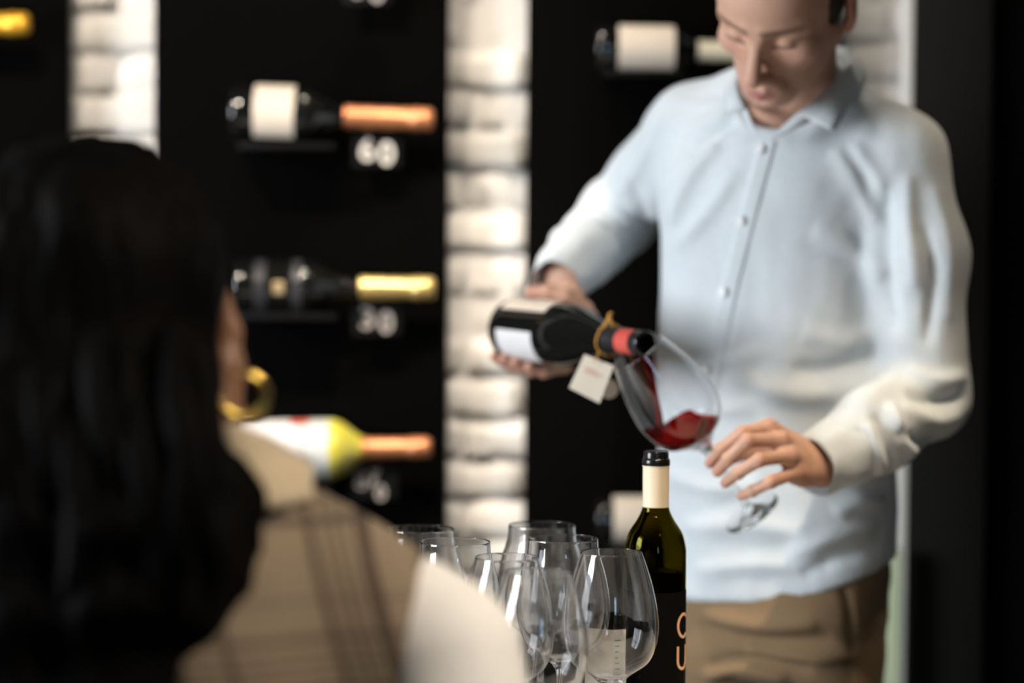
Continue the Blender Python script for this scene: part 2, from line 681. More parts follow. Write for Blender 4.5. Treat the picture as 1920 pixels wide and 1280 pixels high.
def plaidmat():
    m = mat('plaid_wool', (0.5, 0.4, 0.3), 0.9, 0.1, bump=(240, 0.35, 0.001), sheen=0.1)
    nt = m.node_tree
    b = nt.nodes['Principled BSDF']
    at = nt.nodes.new('ShaderNodeAttribute')
    at.attribute_name = 'weave'
    sp = nt.nodes.new('ShaderNodeSeparateXYZ')
    nt.links.new(at.outputs['Vector'], sp.inputs[0])

    def math_(op, a, bb=None, v=None):
        n = nt.nodes.new('ShaderNodeMath')
        n.operation = op
        nt.links.new(a, n.inputs[0])
        if bb is not None:
            nt.links.new(bb, n.inputs[1])
        elif v is not None:
            n.inputs[1].default_value = v
        return n.outputs[0]

    def stripes(coord, period, marks):
        t = math_('FRACT', math_('DIVIDE', coord, v=period))
        rp = nt.nodes.new('ShaderNodeValToRGB')
        cr = rp.color_ramp
        cr.interpolation = 'LINEAR'
        es = []
        for c, hw, val in marks:
            e = 0.008
            es += [(c - hw - e, 0), (c - hw, val), (c + hw, val), (c + hw + e, 0)]
        while len(cr.elements) > 1:
            cr.elements.remove(cr.elements[-1])
        cr.elements[0].position = 0
        cr.elements[0].color = (0, 0, 0, 1)
        for p, v in es:
            el = cr.elements.new(p)
            el.color = (v, v, v, 1)
        nt.links.new(t, rp.inputs['Fac'])
        return rp.outputs['Color']
    sx = stripes(sp.outputs['X'], 0.17, [(0.06, 0.016, 0.8), (0.13, 0.012, 0.45), (0.18, 0.012, 0.45), (0.23, 0.012, 0.45), (0.31, 0.03, 0.85), (0.56, 0.014, 0.75)])
    sz = stripes(sp.outputs['Y'], 0.13, [(0.08, 0.02, 0.75), (0.17, 0.014, 0.4), (0.24, 0.014, 0.4), (0.31, 0.014, 0.4), (0.40, 0.02, 0.6), (0.62, 0.012, 0.3)])

    def mix(f, a, bcol):
        mx = nt.nodes.new('ShaderNodeMix')
        mx.data_type = 'RGBA'
        nt.links.new(f, mx.inputs[0])
        if isinstance(a, tuple):
            mx.inputs[6].default_value = (*a, 1)
        else:
            nt.links.new(a, mx.inputs[6])
        mx.inputs[7].default_value = (*bcol, 1)
        return mx.outputs[2]
    c = mix(sx, (0.235, 0.175, 0.115), (0.05, 0.032, 0.024))
    c = mix(sz, c, (0.055, 0.04, 0.032))
    nt.links.new(c, b.inputs['Base Color'])
    return m


M['plaid'] = plaidmat()

# ================================================================== STRUCTURE
ZC = 2.95
XL, XR, YF, YB = -2.7, 2.4, -1.7, 3.945
struct(part('floor', *box((XL - .1, YF - .1, -0.05), (XR + .1, YB + .15, 0)), M['floor'], smooth=False))
struct(part('ceiling', *box((XL - .1, YF - .1, ZC), (XR + .1, YB + .15, ZC + .08)), M['ceil'], smooth=False))
struct(part('wall_right', *box((XR, YF, 0), (XR + .1, YB, ZC)), M['wall'], smooth=False))


def wall_with_hole(name, axis, pos, lo, hi, z0, z1, u0, u1):
    """four boxes in one mesh around an opening"""
    V, F = [], []
    for a0, a1, b0, b1 in ((u0, u1, 0, z0 if z0 else 0), (u0, u1, z1, ZC), (u0, lo, z0, z1), (hi, u1, z0, z1)):
        if axis == 'x':
            v, f = box((pos - .1, a0, b0), (pos, a1, b1))
        else:
            v, f = box((a0, pos - .1, b0), (a1, pos, b1))
        F += [tuple(i + len(V) for i in q) for q in f]
        V += v
    return struct(part(name, V, F, M['wall'], smooth=False))


wall_with_hole('wall_left', 'x', XL, 1.23, 2.47, 0.93, 2.47, YF, YB)
wall_with_hole('wall_front', 'y', YF, 0.57, 0.93, 1.52, 2.28, XL, XR)
win1 = struct(bbox_part('window_1', (XL - .07, 1.23, 0.93), (XL - .02, 2.47, 0.97), M['metal'], None, 0.004))
for nm, lo, hi in (('window_frame', (XL - .07, 1.23, 2.43), (XL - .02, 2.47, 2.47)), ('mullion', (XL - .06, 1.83, 0.97), (XL - .03, 1.87, 2.43)), ('mullion', (XL - .06, 1.23, 1.9), (XL - .03, 2.47, 1.93))):
    bbox_part(nm, lo, hi, M['metal'], win1, 0.003)
win2 = struct(bbox_part('window_2', (0.57, YF - .07, 1.52), (0.93, YF - .02, 1.55), M['metal'], None, 0.004))
for nm, lo, hi in (('window_frame', (0.57, YF - .07, 2.25), (0.93, YF - .02, 2.28)), ('mullion', (0.735, YF - .06, 1.55), (0.765, YF - .03, 2.25)), ('mullion', (0.57, YF - .06, 1.90), (0.93, YF - .03, 1.92))):
    bbox_part(nm, lo, hi, M['metal'], win2, 0.003)

# back wall: mortar bed with whitewashed bricks where the panels leave it open
wall_back = struct(part('wall_back', *box((XL, YB - .0262, 0), (XR, YB + .12, ZC)), M['mortar'], smooth=False))


def brick_mesh(k):
    r = random.Random(100 + k)
    L, H, D = 0.207, 0.060, 0.030
    nx, nz = 7, 3
    V, F = [], []
    for j in range(nz + 1):
        for i in range(nx + 1):
            u, v = i / nx, j / nz
            edge = 0.0035 if i in (0, nx) or j in (0, nz) else 0.0
            V.append(((u - .5) * L + r.uniform(-.002, .002), -D + edge + r.uniform(-.006, .006), (v - .5) * H + r.uniform(-.0025, .0025)))
    n0 = len(V)
    per = [i for i in range(nx + 1)] + [(nx + 1) * j + nx for j in range(1, nz + 1)] + [(nx + 1) * nz + i for i in range(nx - 1, -1, -1)] + [(nx + 1) * j for j in range(nz - 1, 0, -1)]
    for j in range(nz):
        for i in range(nx):
            a = j * (nx + 1) + i
            F.append((a, a + 1, a + nx + 2, a + nx + 1))
    for q in per:
        V.append((V[q][0], 0.0, V[q][2]))
    m = len(per)
    for i in range(m):
        j = (i + 1) % m
        F.append((per[i], n0 + i, n0 + j, per[j]))
    me = mkmesh('brick', V, F)
    me.materials.append(M['brick'])
    return me


BR = [brick_mesh(k) for k in range(8)]
bx = 0
dB = YB - 0.03
gaps = [(P(128, 600, 3.86)[0], P(289, 600, 3.86)[0]), (P(838, 600, 3.86)[0], P(984, 600, 3.86)[0]), (P(1568, 600, 3.86)[0], P(1692, 600, 3.86)[0])]
row_h = 0.0665
for gi, (g0, g1) in enumerate(gaps):
    zrow = 0.46 + gi * 0.013
    ri = 0
    while zrow < 1.95:
        off = 0.1075 * (ri % 2) + 0.03 * gi + random.uniform(-.012, .012)
        x = g0 - 0.14 - ((g0 - 0.14 - off) % 0.215)
        while x - 0.1 < g1 + 0.05:
            if x + 0.1 > g0 - 0.05:
                o = link('brick', BR[bx % 8], None, wall_back)
                bx += 1
                o.location = (x, YB + random.uniform(-.007, .005), zrow + random.uniform(-.003, .003))
                o.rotation_euler = (random.uniform(-.09, .09), random.uniform(-.02, .02) + (math.pi if random.random() < .5 else 0), random.uniform(-.025, .025))
            x += 0.215
        zrow += row_h
        ri += 1

# black display panels standing proud of the bricks
YP = 3.855


def panel(px0, px1, label, m='panel', y0=YP, th=0.022):
    x0, x1 = P(px0, 640, y0)[0], P(px1, 640, y0)[0]
    o = bbox_part('display_board', (x0, y0, 0.0), (x1, y0 + th, ZC - .35), M[m], None, 0.003)
    return tag(o, label, 'display board', 'tall display panels on the brick wall')


panel(-700, 128, 'tall black display panel at the far left holding one amber necked bottle')
panel(289, 838, 'tall black display panel holding three sparkling wine bottles')
panel(984, 1572, 'tall black display panel behind the man')
panel(1706, 1852, 'charcoal grey narrow panel at the right of the man', 'panel_grey', 3.835)
panel(1853, 2500, 'plain black panel at the far right edge', 'panel', 3.86)
tr = bbox_part('trim_1', (P(1689, 600, 3.85)[0], 3.845, 0.0), (P(1706, 600, 3.85)[0], 3.90, ZC - .35), M['trim'], None, 0.003)
struct(tr)
gb = bbox_part('narrow_board', (P(1666, 1100, 3.80)[0], 3.795, 0.0), (P(1689, 1100, 3.80)[0], 3.815, P(1666, 1028, 3.80)[2]), M['green_trim'], None, 0.002)
tag(gb, 'narrow pale green board standing against the wall behind the trousers', 'board')

# ceiling track lamps (real spots)
track = thing('lamp_track', 'black ceiling track above the far side of the table', 'track', (0, 2.45, ZC - .04))
bbox_part('rail', (-1.6, 2.43, ZC - .04), (1.6, 2.47, ZC), M['lamp_body'], track, 0.003)


def spot(x, y, z, target, power, label, size=60, blend=0.5, col=WARM, rad=0.03):
    t = thing('track_spotlight', label, 'spotlight', (x, y, z), 'track spotlights')
    d = np.array(target, float) - np.array([x, y, z])
    d /= np.linalg.norm(d)
    R, o, _ = frame_to((x, y, z), np.array([x, y, z]) + d)
    V, F = lathe([(0.0, -0.10), (0.036, -0.10), (0.040, -0.09), (0.040, 0.0), (0.036, 0.0), (0.034, -0.03), (0.0, -0.03)], 24)
    part('lamp_housing', V @ R.T + o, F, M['lamp_body'], t, angle=40)
    V, F = tube([(x, y, ZC - .03), np.array([x, y, z]) - d * 0.06], 0.007, 10)
    part('arm', V, F, M['lamp_body'], t)
    V, F = lathe([(0.0, -0.028), (0.026, -0.028), (0.030, -0.020), (0.0, -0.012)], 20)
    part('lens', V @ R.T + o, F, M['lens'], t)
    l = bpy.data.lights.new('spot_lamp', 'SPOT')
    l.energy = power
    l.color = col
    l.spot_size = math.radians(size)
    l.spot_blend = blend
    l.shadow_soft_size = rad
    lo = bpy.data.objects.new('spot_lamp', l)
    COL.objects.link(lo)
    lo.parent = t
    lo.location = tuple(d * 0.005)
    lo.rotation_euler = Vector(d).to_track_quat('-Z', 'Y').to_euler()


WALLC = (1.0, 0.87, 0.72)
spot(-0.95, 2.45, 2.66, (-0.75, 3.9, 1.40), 95, 'spotlight aimed at the left brick strip', col=WALLC)
spot(-0.63, 2.45, 2.66, (-0.48, 3.85, 1.30), 42, 'spotlight aimed at the sparkling wine bottles', 46, col=WALLC)
spot(-0.10, 3.35, 2.66, (-0.06, 3.92, 1.62), 30, 'spotlight close to the wall above the middle brick strip', 46, 0.9, col=WALLC)
spot(-0.18, 2.62, 2.66, (-0.09, 3.92, 0.92), 120, 'spotlight aimed low at the middle brick strip', 21, 0.6, col=WALLC)
spot(0.30, 3.05, 2.66, (0.45, 3.85, 1.55), 20, 'spotlight aimed at the wall behind the man', col=WALLC)
spot(0.02, 2.72, 2.66, (0.05, 3.28, 1.20), 38, 'spotlight aimed at the poured bottle', 15, 0.7, col=WALLC)
spot(1.15, 2.9, 2.62, (0.66, 3.25, 1.15), 26, 'spotlight aimed at the man from the right', 26)
track2 = thing('lamp_track', 'black ceiling track above the near side of the table', 'track', (0, 1.2, ZC - .04))
bbox_part('rail', (-1.4, 1.18, ZC - .04), (1.6, 1.22, ZC), M['lamp_body'], track2, 0.003)
spot(1.15, 1.35, 2.62, (-0.08, 2.03, 0.95), 190, 'spotlight aimed down at the shoulder of the woman', 36, col=(1.0, 0.90, 0.78))
spot(0.25, 1.2, 2.62, (0.08, 2.65, 0.80), 100, 'spotlight aimed at the wine glasses', 22)
spot(0.62, 2.42, 2.72, (0.42, 3.00, 0.95), 125, 'spotlight aimed down at the hands of the man', 24, 0.7)
spot(-0.35, 1.2, 2.62, (-0.15, 2.6, 0.8), 16, 'spotlight aimed at the left end of the table', 24)
spot(0.75, 1.2, 2.62, (0.5, 2.6, 0.8), 22, 'spotlight aimed at the right end of the table', 24)

# ================================================================== TABLE
TZ = 0.781
tb = thing('tasting_table', 'pale tasting table carrying the wine glasses', 'table', (0, 2.68, 0))
bbox_part('tabletop', (-0.62, 2.34, TZ - .035), (0.85, 2.99, TZ), M['table'], tb, 0.004)
for sx in (-0.55, 0.78):
    for sy in (2.40, 2.93):
        bbox_part('leg', (sx - .025, sy - .025, 0), (sx + .025, sy + .025, TZ - .035), M['metal'], tb, 0.003)

# ================================================================== WINE GLASSES
GH = 0.205


def glass_profile(rim, bowl, h=GH, stem=0.056):
    bh = h - stem
    outer = [(0.0, 0.0), (0.036, 0.0), (0.0385, 0.0012), (0.036, 0.0026), (0.018, 0.0052), (0.0075, 0.0105), (0.0045, 0.020), (0.0042, stem * 0.72), (0.0068, stem * 0.93)]
    body = [(0.0, 0.02), (0.075, 0.42), (0.17, 0.78), (0.29, 0.94), (0.43, 1.0), (0.58, 0.965), (0.74, 0.875), (0.88, 0.76)]
    o2 = [(max(bowl * f, 0.0105), stem + bh * t) for t, f in body] + [(rim, h)]
    o2 = smoothprof(o2, 5)
    th = 0.0006
    inner = [(max(r - 0.0006 - 0.0008 * (h - z) / bh, 0.0), z + (0.004 if i < 3 else 0.0)) for i, (r, z) in enumerate(o2)]
    inner = [(r, z) for r, z in inner if z > stem + 0.006]
    lip = [(rim - th * 0.15, h + 0.0004), (rim - th * 0.85, h + 0.0004)]
    return smoothprof(outer, 3)[:-1] + o2[0:] + lip + inner[::-1] + [(0.0, stem + 0.0055)]


def split_glass(prof, stem):
    return prof


GL_near = lathe(glass_profile(0.0345, 0.0535), 72)
GL_far = lathe(glass_profile(0.0405, 0.0555), 72)
gm_near = mkmesh('wine_glass', *GL_near)
gm_far = mkmesh('wine_glass', *GL_far)
for m_ in (gm_near, gm_far):
    m_.materials.append(M['glass'])


def glass_at(px, py, kind, label):
    # rim centre seen at (px,py), rim height known -> distance
    v = CAM_R @ Vector(((px - 960) / FPX, -(py - 640) / FPX, -1))
    s = (TZ + GH - CAM_Z) / v.z
    o = link('wine_glass', kind)
    o.location = (v.x * s, v.y * s, TZ)
    return tag(o, label, 'wine glass', 'empty wine glasses standing on the table')


glass_at(788, 991, gm_far, 'empty wine glass at the left back, half hidden by the plaid shoulder')
glass_at(853, 1015, gm_far, 'empty wine glass just right of the plaid shoulder, second from the left')
glass_at(1016, 984, gm_far, 'empty wine glass at the back of the cluster, with the highest rim')
glass_at(1056, 1009, gm_far, 'empty wine glass in the middle of the cluster behind the front pair')
glass_at(950, 1044, gm_near, 'empty wine glass left of the front middle one, beside the cream sleeve')
glass_at(1009, 1072, gm_near, 'empty wine glass with the lowest rim, nearest in the cluster')
glass_at(1147, 1035, gm_near, 'large clear empty wine glass in front of the black labelled bottle')

# small folded carton behind the right glass
ct = thing('folded_card', 'small cream folded card seen through the right wine glass', 'card', P(1135, 1340, 2.80) * arr(1, 1, 0) + arr(0, 0, TZ))
c0 = np.array(ct.location)
w1 = 0.024
Vc = [c0 + arr(-w1, 0.012, 0), c0 + arr(0.008, 0, 0), c0 + arr(0.024, 0.006, 0)]
for nm, a, b, m_ in (('front_page', Vc[0], Vc[1], 'paper'), ('side_page', Vc[1], Vc[2], 'white_paper')):
    nrm = np.cross(b - a, arr(0, 0, 1))
    nrm = nrm / np.linalg.norm(nrm) * 0.0006
    q = [a, b, b + arr(0, 0, .098), a + arr(0, 0, .098)]
    V = q + [p - nrm for p in q]
    pg = part(nm, V, [(0, 1, 2, 3), (7, 6, 5, 4), (0, 4, 5, 1), (1, 5, 6, 2), (2, 6, 7, 3), (3, 7, 4, 0)], M[m_], ct, smooth=False)
    if nm == 'side_page':
        V, F = [], []
        u = (b - a) / np.linalg.norm(b - a)
        for k in range(11):
            z = 0.085 - k * 0.0065
            L = random.uniform(.004, .008)
            s0 = a + u * 0.003 + arr(0, 0, z) + nrm * 0.6
            F.append(tuple(range(len(V), len(V) + 4)))
            V += [s0, s0 + u * L, s0 + u * L + arr(0, 0, .0011), s0 + arr(0, 0, .0011)]
        part('print_lines', V, F, M['ink'], ct, smooth=False)


# ================================================================== BOTTLES
def cyl_patch(r, z0, z1, a0, a1, n=24, th=0.0005, nz=2):
    """label wrapped round a bottle: thick curved sheet"""
    V, F = [], []
    for s in (r + th, r + 0.0001):
        for j in range(nz + 1):
            for i in range(n + 1):
                a = a0 + (a1 - a0) * i / n
                V.append((s * math.cos(a), s * math.sin(a), z0 + (z1 - z0) * j / nz))
    m = (n + 1) * (nz + 1)
    for j in range(nz):
        for i in range(n):
            q = j * (n + 1) + i
            F.append((q, q + 1, q + n + 2, q + n + 1))
            F.append((m + q, m + q + n + 1, m + q + n + 2, m + q + 1))
    for i in range(n):
        F.append((i, m + i, m + i + 1, i + 1))
        t = nz * (n + 1) + i
        F.append((t, t + 1, m + t + 1, m + t))
    for j in range(nz):
        q = j * (n + 1)
        F.append((q, q + n + 1, m + q + n + 1, m + q))
        q += n
        F.append((q, m + q, m + q + n + 1, q + n + 1))
    return np.array(V), F


def bordeaux(r=0.0365, h=0.305):
    s = h / 0.305
    return smoothprof([(0.0, 0.004 * s), (r * .6, 0.001), (r * .93, 0.0), (r, 0.006), (r, 0.03), (r, 0.10), (r, 0.175 * s), (r * .985, 0.19 * s), (r * .86, 0.207 * s), (r * .6, 0.222 * s), (r * .44, 0.235 * s), (r * .40, 0.25 * s), (r * .395, 0.29 * s)], 4)


# ---- the sharp black-labelled bottle
bp0 = P(1228, 1100, 2.85)
base = arr(bp0[0], 2.85, TZ)
fb = thing('wine_bottle', 'dark green wine bottle with black label and cream neck band standing on the table', 'bottle', base)
R0 = 0.0367
prof = bordeaux(R0)
inner = [(max(r - 0.003, 0), z + (0.006 if z < .01 else 0)) for r, z in prof if z > 0.012]
V, F = lathe(prof + [(0.0125, 0.2905), (0.0110, 0.2895)] + inner[::-1][1:] + [(0, 0.012)], 64)
part('glass_body', V + base, F, M['green_glass'], fb)
fill = [(0, 0.013)] + [(r - 0.0032, z) for r, z in prof if 0.013 < z < 0.166]
fill += [(0, fill[-1][1])]
V, F = lathe(fill, 48)
part('wine_fill', V + base, F, M['bottle_wine'], fb)
rn = R0 * .395
V, F = lathe([(rn + .0004, 0.2372), (rn + .0010, 0.2372), (rn + .0012, 0.285), (rn + .0016, 0.2855), (rn + .0016, 0.2868), (rn + .0004, 0.2870)], 48)
part('neck_band', V + base, F, M['neck_band'], fb, angle=35)
V, F = lathe([(rn + .0002, 0.2868), (rn + .0017, 0.2868), (rn + .0021, 0.2880), (rn + .0021, 0.2930), (rn + .0014, 0.2945), (rn + .0004, 0.2955), (rn + .0004, 0.3015), (rn - .0006, 0.3035), (rn - .003, 0.3045), (0, 0.3038)], 48)
part('capsule', V + base, F, M['cap_black'], fb, angle=35)
V, F = cyl_patch(R0, 0.025, 0.140, math.radians(-200), math.radians(60), 72)
part('label', V + base, F, M['label_black'], fb, angle=40)


def wrap_stroke(pts, wd, r, th=0.0009):
    """flat stroke (s along the arc, z) wrapped on a cylinder; pts in metres, s=0 faces the camera (-y)"""
    V, F = [], []
    n = len(pts)
    p = np.array(pts, float)
    for i in range(n):
        t = p[min(i + 1, n - 1)] - p[max(i - 1, 0)]
        t /= np.linalg.norm(t) + 1e-9
        nn = np.array([-t[1], t[0]])
        for s in (1, -1):
            q = p[i] + nn * wd * s / 2
            a = -math.pi / 2 + q[0] / r
            for rr in (r + 0.0005, r + th):
                V.append((rr * math.cos(a), rr * math.sin(a), q[1]))
    for i in range(n - 1):
        a, b = 4 * i, 4 * i + 4
        F += [(a + 1, a + 3, b + 3, b + 1), (a, a + 1, b + 1, b), (a + 2, b + 2, b + 3, a + 3)]
    F += [(0, 2, 3, 1), (4 * n - 4, 4 * n - 3, 4 * n - 1, 4 * n - 2)]
    return np.array(V), F


def zpx(py):
    return P(1228, py, 2.815)[2] - TZ


sL = R0 * math.asin(0.70)
c_mid, c_h = (zpx(1154) + zpx(1198)) / 2, (zpx(1154) - zpx(1198)) / 2
cs, cw = sL + 0.0115, 0.0115
ptsC = [(cs + cw * math.cos(a), c_mid + c_h * math.sin(a) * .98) for a in np.linspace(math.radians(48), math.radians(312), 36)]
V, F = wrap_stroke(ptsC, 0.0034, R0)
part('letter', V + base, F, M['letter'], fb, angle=40)['label'] = 'peach printed letter C'
u_t, u_b = zpx(1214), zpx(1257)
ur = 0.0095
us = sL + ur
ptsU = [(us - ur, u_t), (us - ur, u_t - .006)] + [(us + ur * math.cos(a), u_b + ur + ur * math.sin(a)) for a in np.linspace(math.pi, 2 * math.pi, 24)] + [(us + ur, u_t - .006), (us + ur, u_t)]
V, F = wrap_stroke(ptsU, 0.0034, R0)
part('letter', V + base, F, M['letter'], fb, angle=40)['label'] = 'peach printed letter U'

# ---- wall bottles lying on slim rails
YW = 3.785


def lying_profile(r, L, s0, s1, nr):
    p = [(0.0, 0.012), (r * .5, 0.008), (r * .88, 0.0), (r, 0.008), (r, 0.10 * L), (r, s0 * L * .8), (r, s0 * L)]
    for t in (0.15, 0.3, 0.45, 0.6, 0.75, 0.9, 1.0):
        q = (1 - math.cos(math.pi * t ** 1.15)) / 2
        p.append((r + (nr - r) * q, (s0 + (s1 - s0) * t) * L))
    p += [(nr * .96, (s1 * .6 + .91 * .4) * L), (nr * .92, .91 * L)]
    return smoothprof(p, 4)


def prof_r(prof, z):
    zs = [q[1] for q in prof[4:]]
    rs = [q[0] for q in prof[4:]]
    return float(np.interp(z, zs, rs))


def lying(px0, py, px1, y1, d, label, foil, foil_from, parts_, group='bottles lying on the wall panels', r=0.0445, shape=(.33, .57, .0165), glassm='dark_bottle', rail_label=''):
    a = P(px0, py, d)
    b = P(px1, y1, d)
    L = np.linalg.norm(b - a)
    Rm, o, _ = frame_to(a, b, 0.0, (0, -1, 0))
    # local x = up-ish / local y towards... work it out numerically
    t = thing('display_bottle', label, 'bottle', a, group)
    prof = lying_profile(r, L, *shape)
    neck_r = prof[-1][0]
    V, F = lathe(prof + [(neck_r, L * .97), (0, L * .97)], 40)
    part('bottle_glass', V @ Rm.T + o, F, M[glassm], t, angle=50)
    if foil:
        z0 = L * foil_from
        zz = np.linspace(z0, L * .90, 10)
        fp = [(prof_r(prof, z) + .0004, z) for z in zz[:1]] + [(prof_r(prof, z) + .0012 + 0.0006 * math.sin(i * 2.4), z) for i, z in enumerate(zz)]
        fp += [(neck_r + .0030, L * .905), (neck_r + .0032, L * .93), (neck_r + .0012, L * .94), (neck_r + .0022, L * .955), (neck_r + .0020, L * .985), (neck_r - .002, L * 1.0), (0, L * 1.0)]
        V, F = lathe(fp, 32)
        part('neck_foil', V @ Rm.T + o, F, M[foil], t, angle=45)
    # angle whose outward normal faces the camera / up
    toc = np.array([0, -1.0, 0]) @ Rm
    up = np.array([0, 0, 1.0]) @ Rm
    ac, au = math.atan2(toc[1], toc[0]), math.atan2(up[1], up[0])
    dirn = 1 if math.sin(au - ac) > 0 else -1
    for nm, z0, z1, al, ah, m_ in parts_:   # angles: 0 = camera, + = up
        zs = np.linspace(z0 * L, z1 * L, 9)
        n = 30
        aa = np.linspace(math.radians(al), math.radians(ah), n)
        V, F = [], []
        for z in zs:
            rr = prof_r(prof, z) + .0007
            for q in aa:
                th = ac + dirn * q
                V.append((rr * math.cos(th), rr * math.sin(th), z))
        m0 = len(V)
        for z in zs:
            rr = prof_r(prof, z) + .0001
            for q in aa:
                th = ac + dirn * q
                V.append((rr * math.cos(th), rr * math.sin(th), z))
        nzs = len(zs)
        for j in range(nzs - 1):
            for i in range(n - 1):
                q = j * n + i
                f = (q, q + 1, q + n + 1, q + n)
                F.append(f if dirn > 0 else f[::-1])
        part(nm, np.array(V) @ Rm.T + o, F, M[m_], t)
    # rail the bottle lies on
    cx0, cx1 = a[0] + L * .04, a[0] + L * .52
    zb = min(a[2], b[2]) - r - 0.0008
    rl = thing('bottle_rail', rail_label, 'rail', (cx0, YP, zb), 'slim rails under the wall bottles')
    bbox_part('ledge', (cx0, d - .035, zb - .004), (cx1, YP + .006, zb), M['metal'], rl, 0.001)
    bbox_part('front_lip', (cx0, d - .038, zb - .004), (cx1, d - .035, zb + .006), M['metal'], rl, 0.0008)
    return t


lying(436, 212, 812, 224, YW, 'dark bottle with cream label and copper foil on the upper left panel', 'copper', 0.56,
      [('label', 0.115, 0.315, -55, 110, 'label_cream')], rail_label='slim black metal rail under the upper copper foil bottle')
lying(438, 538, 815, 540, YW, 'black bottle with grey rings and gold foil below the copper topped one', 'gold', 0.63,
      [('label', 0.11, 0.17, -60, 70, 'label_grey'), ('emblem', 0.21, 0.26, -11, 13, 'gold_print'), ('label', 0.30, 0.345, -60, 70, 'label_grey')], rail_label='slim black metal rail under the gold foil bottle')
lying(430, 845, 808, 838, YW, 'bottle with white and yellow sleeve and copper foil behind the coat collar', 'copper', 0.66,
      [('sleeve_band', 0.03, 0.34, -120, 120, 'label_white'), ('sleeve_band', 0.34, 0.50, -120, 120, 'label_silver'), ('red_patch', 0.31, 0.40, 60, 90, 'red_spot'), ('sleeve_band', 0.50, 0.665, -120, 120, 'yellow')], r=0.046, shape=(.50, .69, .0150), rail_label='slim black metal rail under the white and yellow bottle')
lying(1118, 92, 1430, 97, YW, 'dark bottle with wide cream label and cream foil beside the head of the man', 'cream_foil', 0.61,
      [('label', 0.13, 0.465, -75, 110, 'label_cream')], r=0.037, shape=(.44, .62, .0150), rail_label='slim black metal rail under the cream foil bottle beside the head')
lying(1118, 975, 1430, 975, YW, 'dark bottle with cream label low on the wall, mostly behind the standing bottle', 'cream_foil', 0.61,
      [('label', 0.10, 0.44, -75, 110, 'label_cream')], r=0.0375, shape=(.44, .62, .0150), rail_label='slim black metal rail under the lowest bottle behind the standing bottle')
lying(-322, 45, 55, 45, YW, 'bottle with amber foil neck at the left picture edge', 'amber', 0.56,
      [('label', 0.12, 0.32, -75, 110, 'label_cream')], rail_label='slim black metal rail under the amber necked bottle at the left edge')


# ---- price tags
def text_mesh(txt, size):
    c = bpy.data.curves.new('t', 'FONT')
    c.body = txt
    c.size = size
    c.extrude = 0.0006
    c.offset = 0.0009
    c.resolution_u = 4
    o = bpy.data.objects.new('t', c)
    COL.objects.link(o)
    dg = bpy.context.evaluated_depsgraph_get()
    me = bpy.data.meshes.new_from_object(o.evaluated_get(dg))
    bpy.data.objects.remove(o)
    me.materials.clear()
    return me


def price_tag(cx, cy, digits, dim, label, d=3.80):
    c = P(cx, cy, d)
    t = thing('price_tag', label, 'price tag', c, 'price tags under the wall bottles')
    k = mpx(d)
    bbox_part('plate', c + arr(-46 * k, .0, -30 * k), c + arr(46 * k, .0025, 30 * k), M['metal'], t, 0.0008)
    bbox_part('holder', c + arr(-8 * k, .0025, -4 * k), c + arr(8 * k, YP - d + .006, 4 * k), M['metal'], t, 0.0008)
    for ch, ox, oy, s in digits:
        me = text_mesh(ch, s * k * 1.42)
        V = np.empty(len(me.vertices) * 3)
        me.vertices.foreach_get('co', V)
        V = V.reshape(-1, 3)
        mid = (V.min(0) + V.max(0)) / 2
        V = V - mid
        Wd = np.stack([V[:, 0] + ox * k, V[:, 2] * -1 - 0.0006, V[:, 1] - oy * k], axis=1)
        me.vertices.foreach_set('co', Wd.astype(np.float32).ravel())
        me.update()
        link('digit', me, M['tag_white'] if not dim else M['tag_grey'], t)


M['tag_white'] = mat('white_digit', (0.80, 0.76, 0.70), 0.6, 0.2, var=(60, (0.78, 0.74, 0.68)))
M['tag_grey'] = mat('grey_digit', (0.42, 0.38, 0.35), 0.6, 0.2, var=(60, (0.40, 0.36, 0.33)))
price_tag(707, 283, [('6', -19, -3, 42), ('0', 18, 4, 42)], False, 'black price tag with white digits under the upper copper foil')
price_tag(707, 599, [('3', -19, -3, 40), ('0', 17, 4, 40)], True, 'black price tag with dim digits under the gold foil')
price_tag(700, 907, [('8', -23, -8, 34), ('7', 2, -12, 30), ('0', 14, 16, 28)], True, 'black price tag with dim small digits under the lowest copper foil')
price_tag(690, -22, [('5', -18, -3, 40), ('0', 17, 6, 40)], True, 'black price tag cut by the top picture edge')

# ================================================================== POURED BOTTLE
hb0, hb1 = P(964, 617, 3.365), P(1211, 644, 3.085)
Rm, ob, HL = frame_to(hb0, hb1, 0, (0, 0, 1))
hb = thing('wine_bottle', 'dark wine bottle with red neck band being poured by the man', 'bottle', hb0)
rb = 0.0435
sc = HL / 0.298
bprof = smoothprof([(0.0, 0.012), (rb * .5, 0.008), (rb * .9, 0.0), (rb, 0.007), (rb, 0.05 * sc), (rb, 0.115 * sc), (rb * .97, 0.135 * sc), (rb * .86, 0.158 * sc), (rb * .66, 0.186 * sc), (rb * .47, 0.212 * sc), (rb * .37, 0.235 * sc), (rb * .335, 0.26 * sc), (rb * .33, 0.292 * sc)], 5)
V, F = lathe(bprof + [(0.0150, 0.2925 * sc), (0.0168, 0.294 * sc), (0.0168, 0.2975 * sc), (0.0145, 0.299 * sc), (0.0105, 0.2985 * sc), (0.0100, 0.28 * sc), (0, 0.28 * sc)], 64)
part('bottle_glass', V @ Rm.T + ob, F, M['dark_bottle'], hb, angle=60)


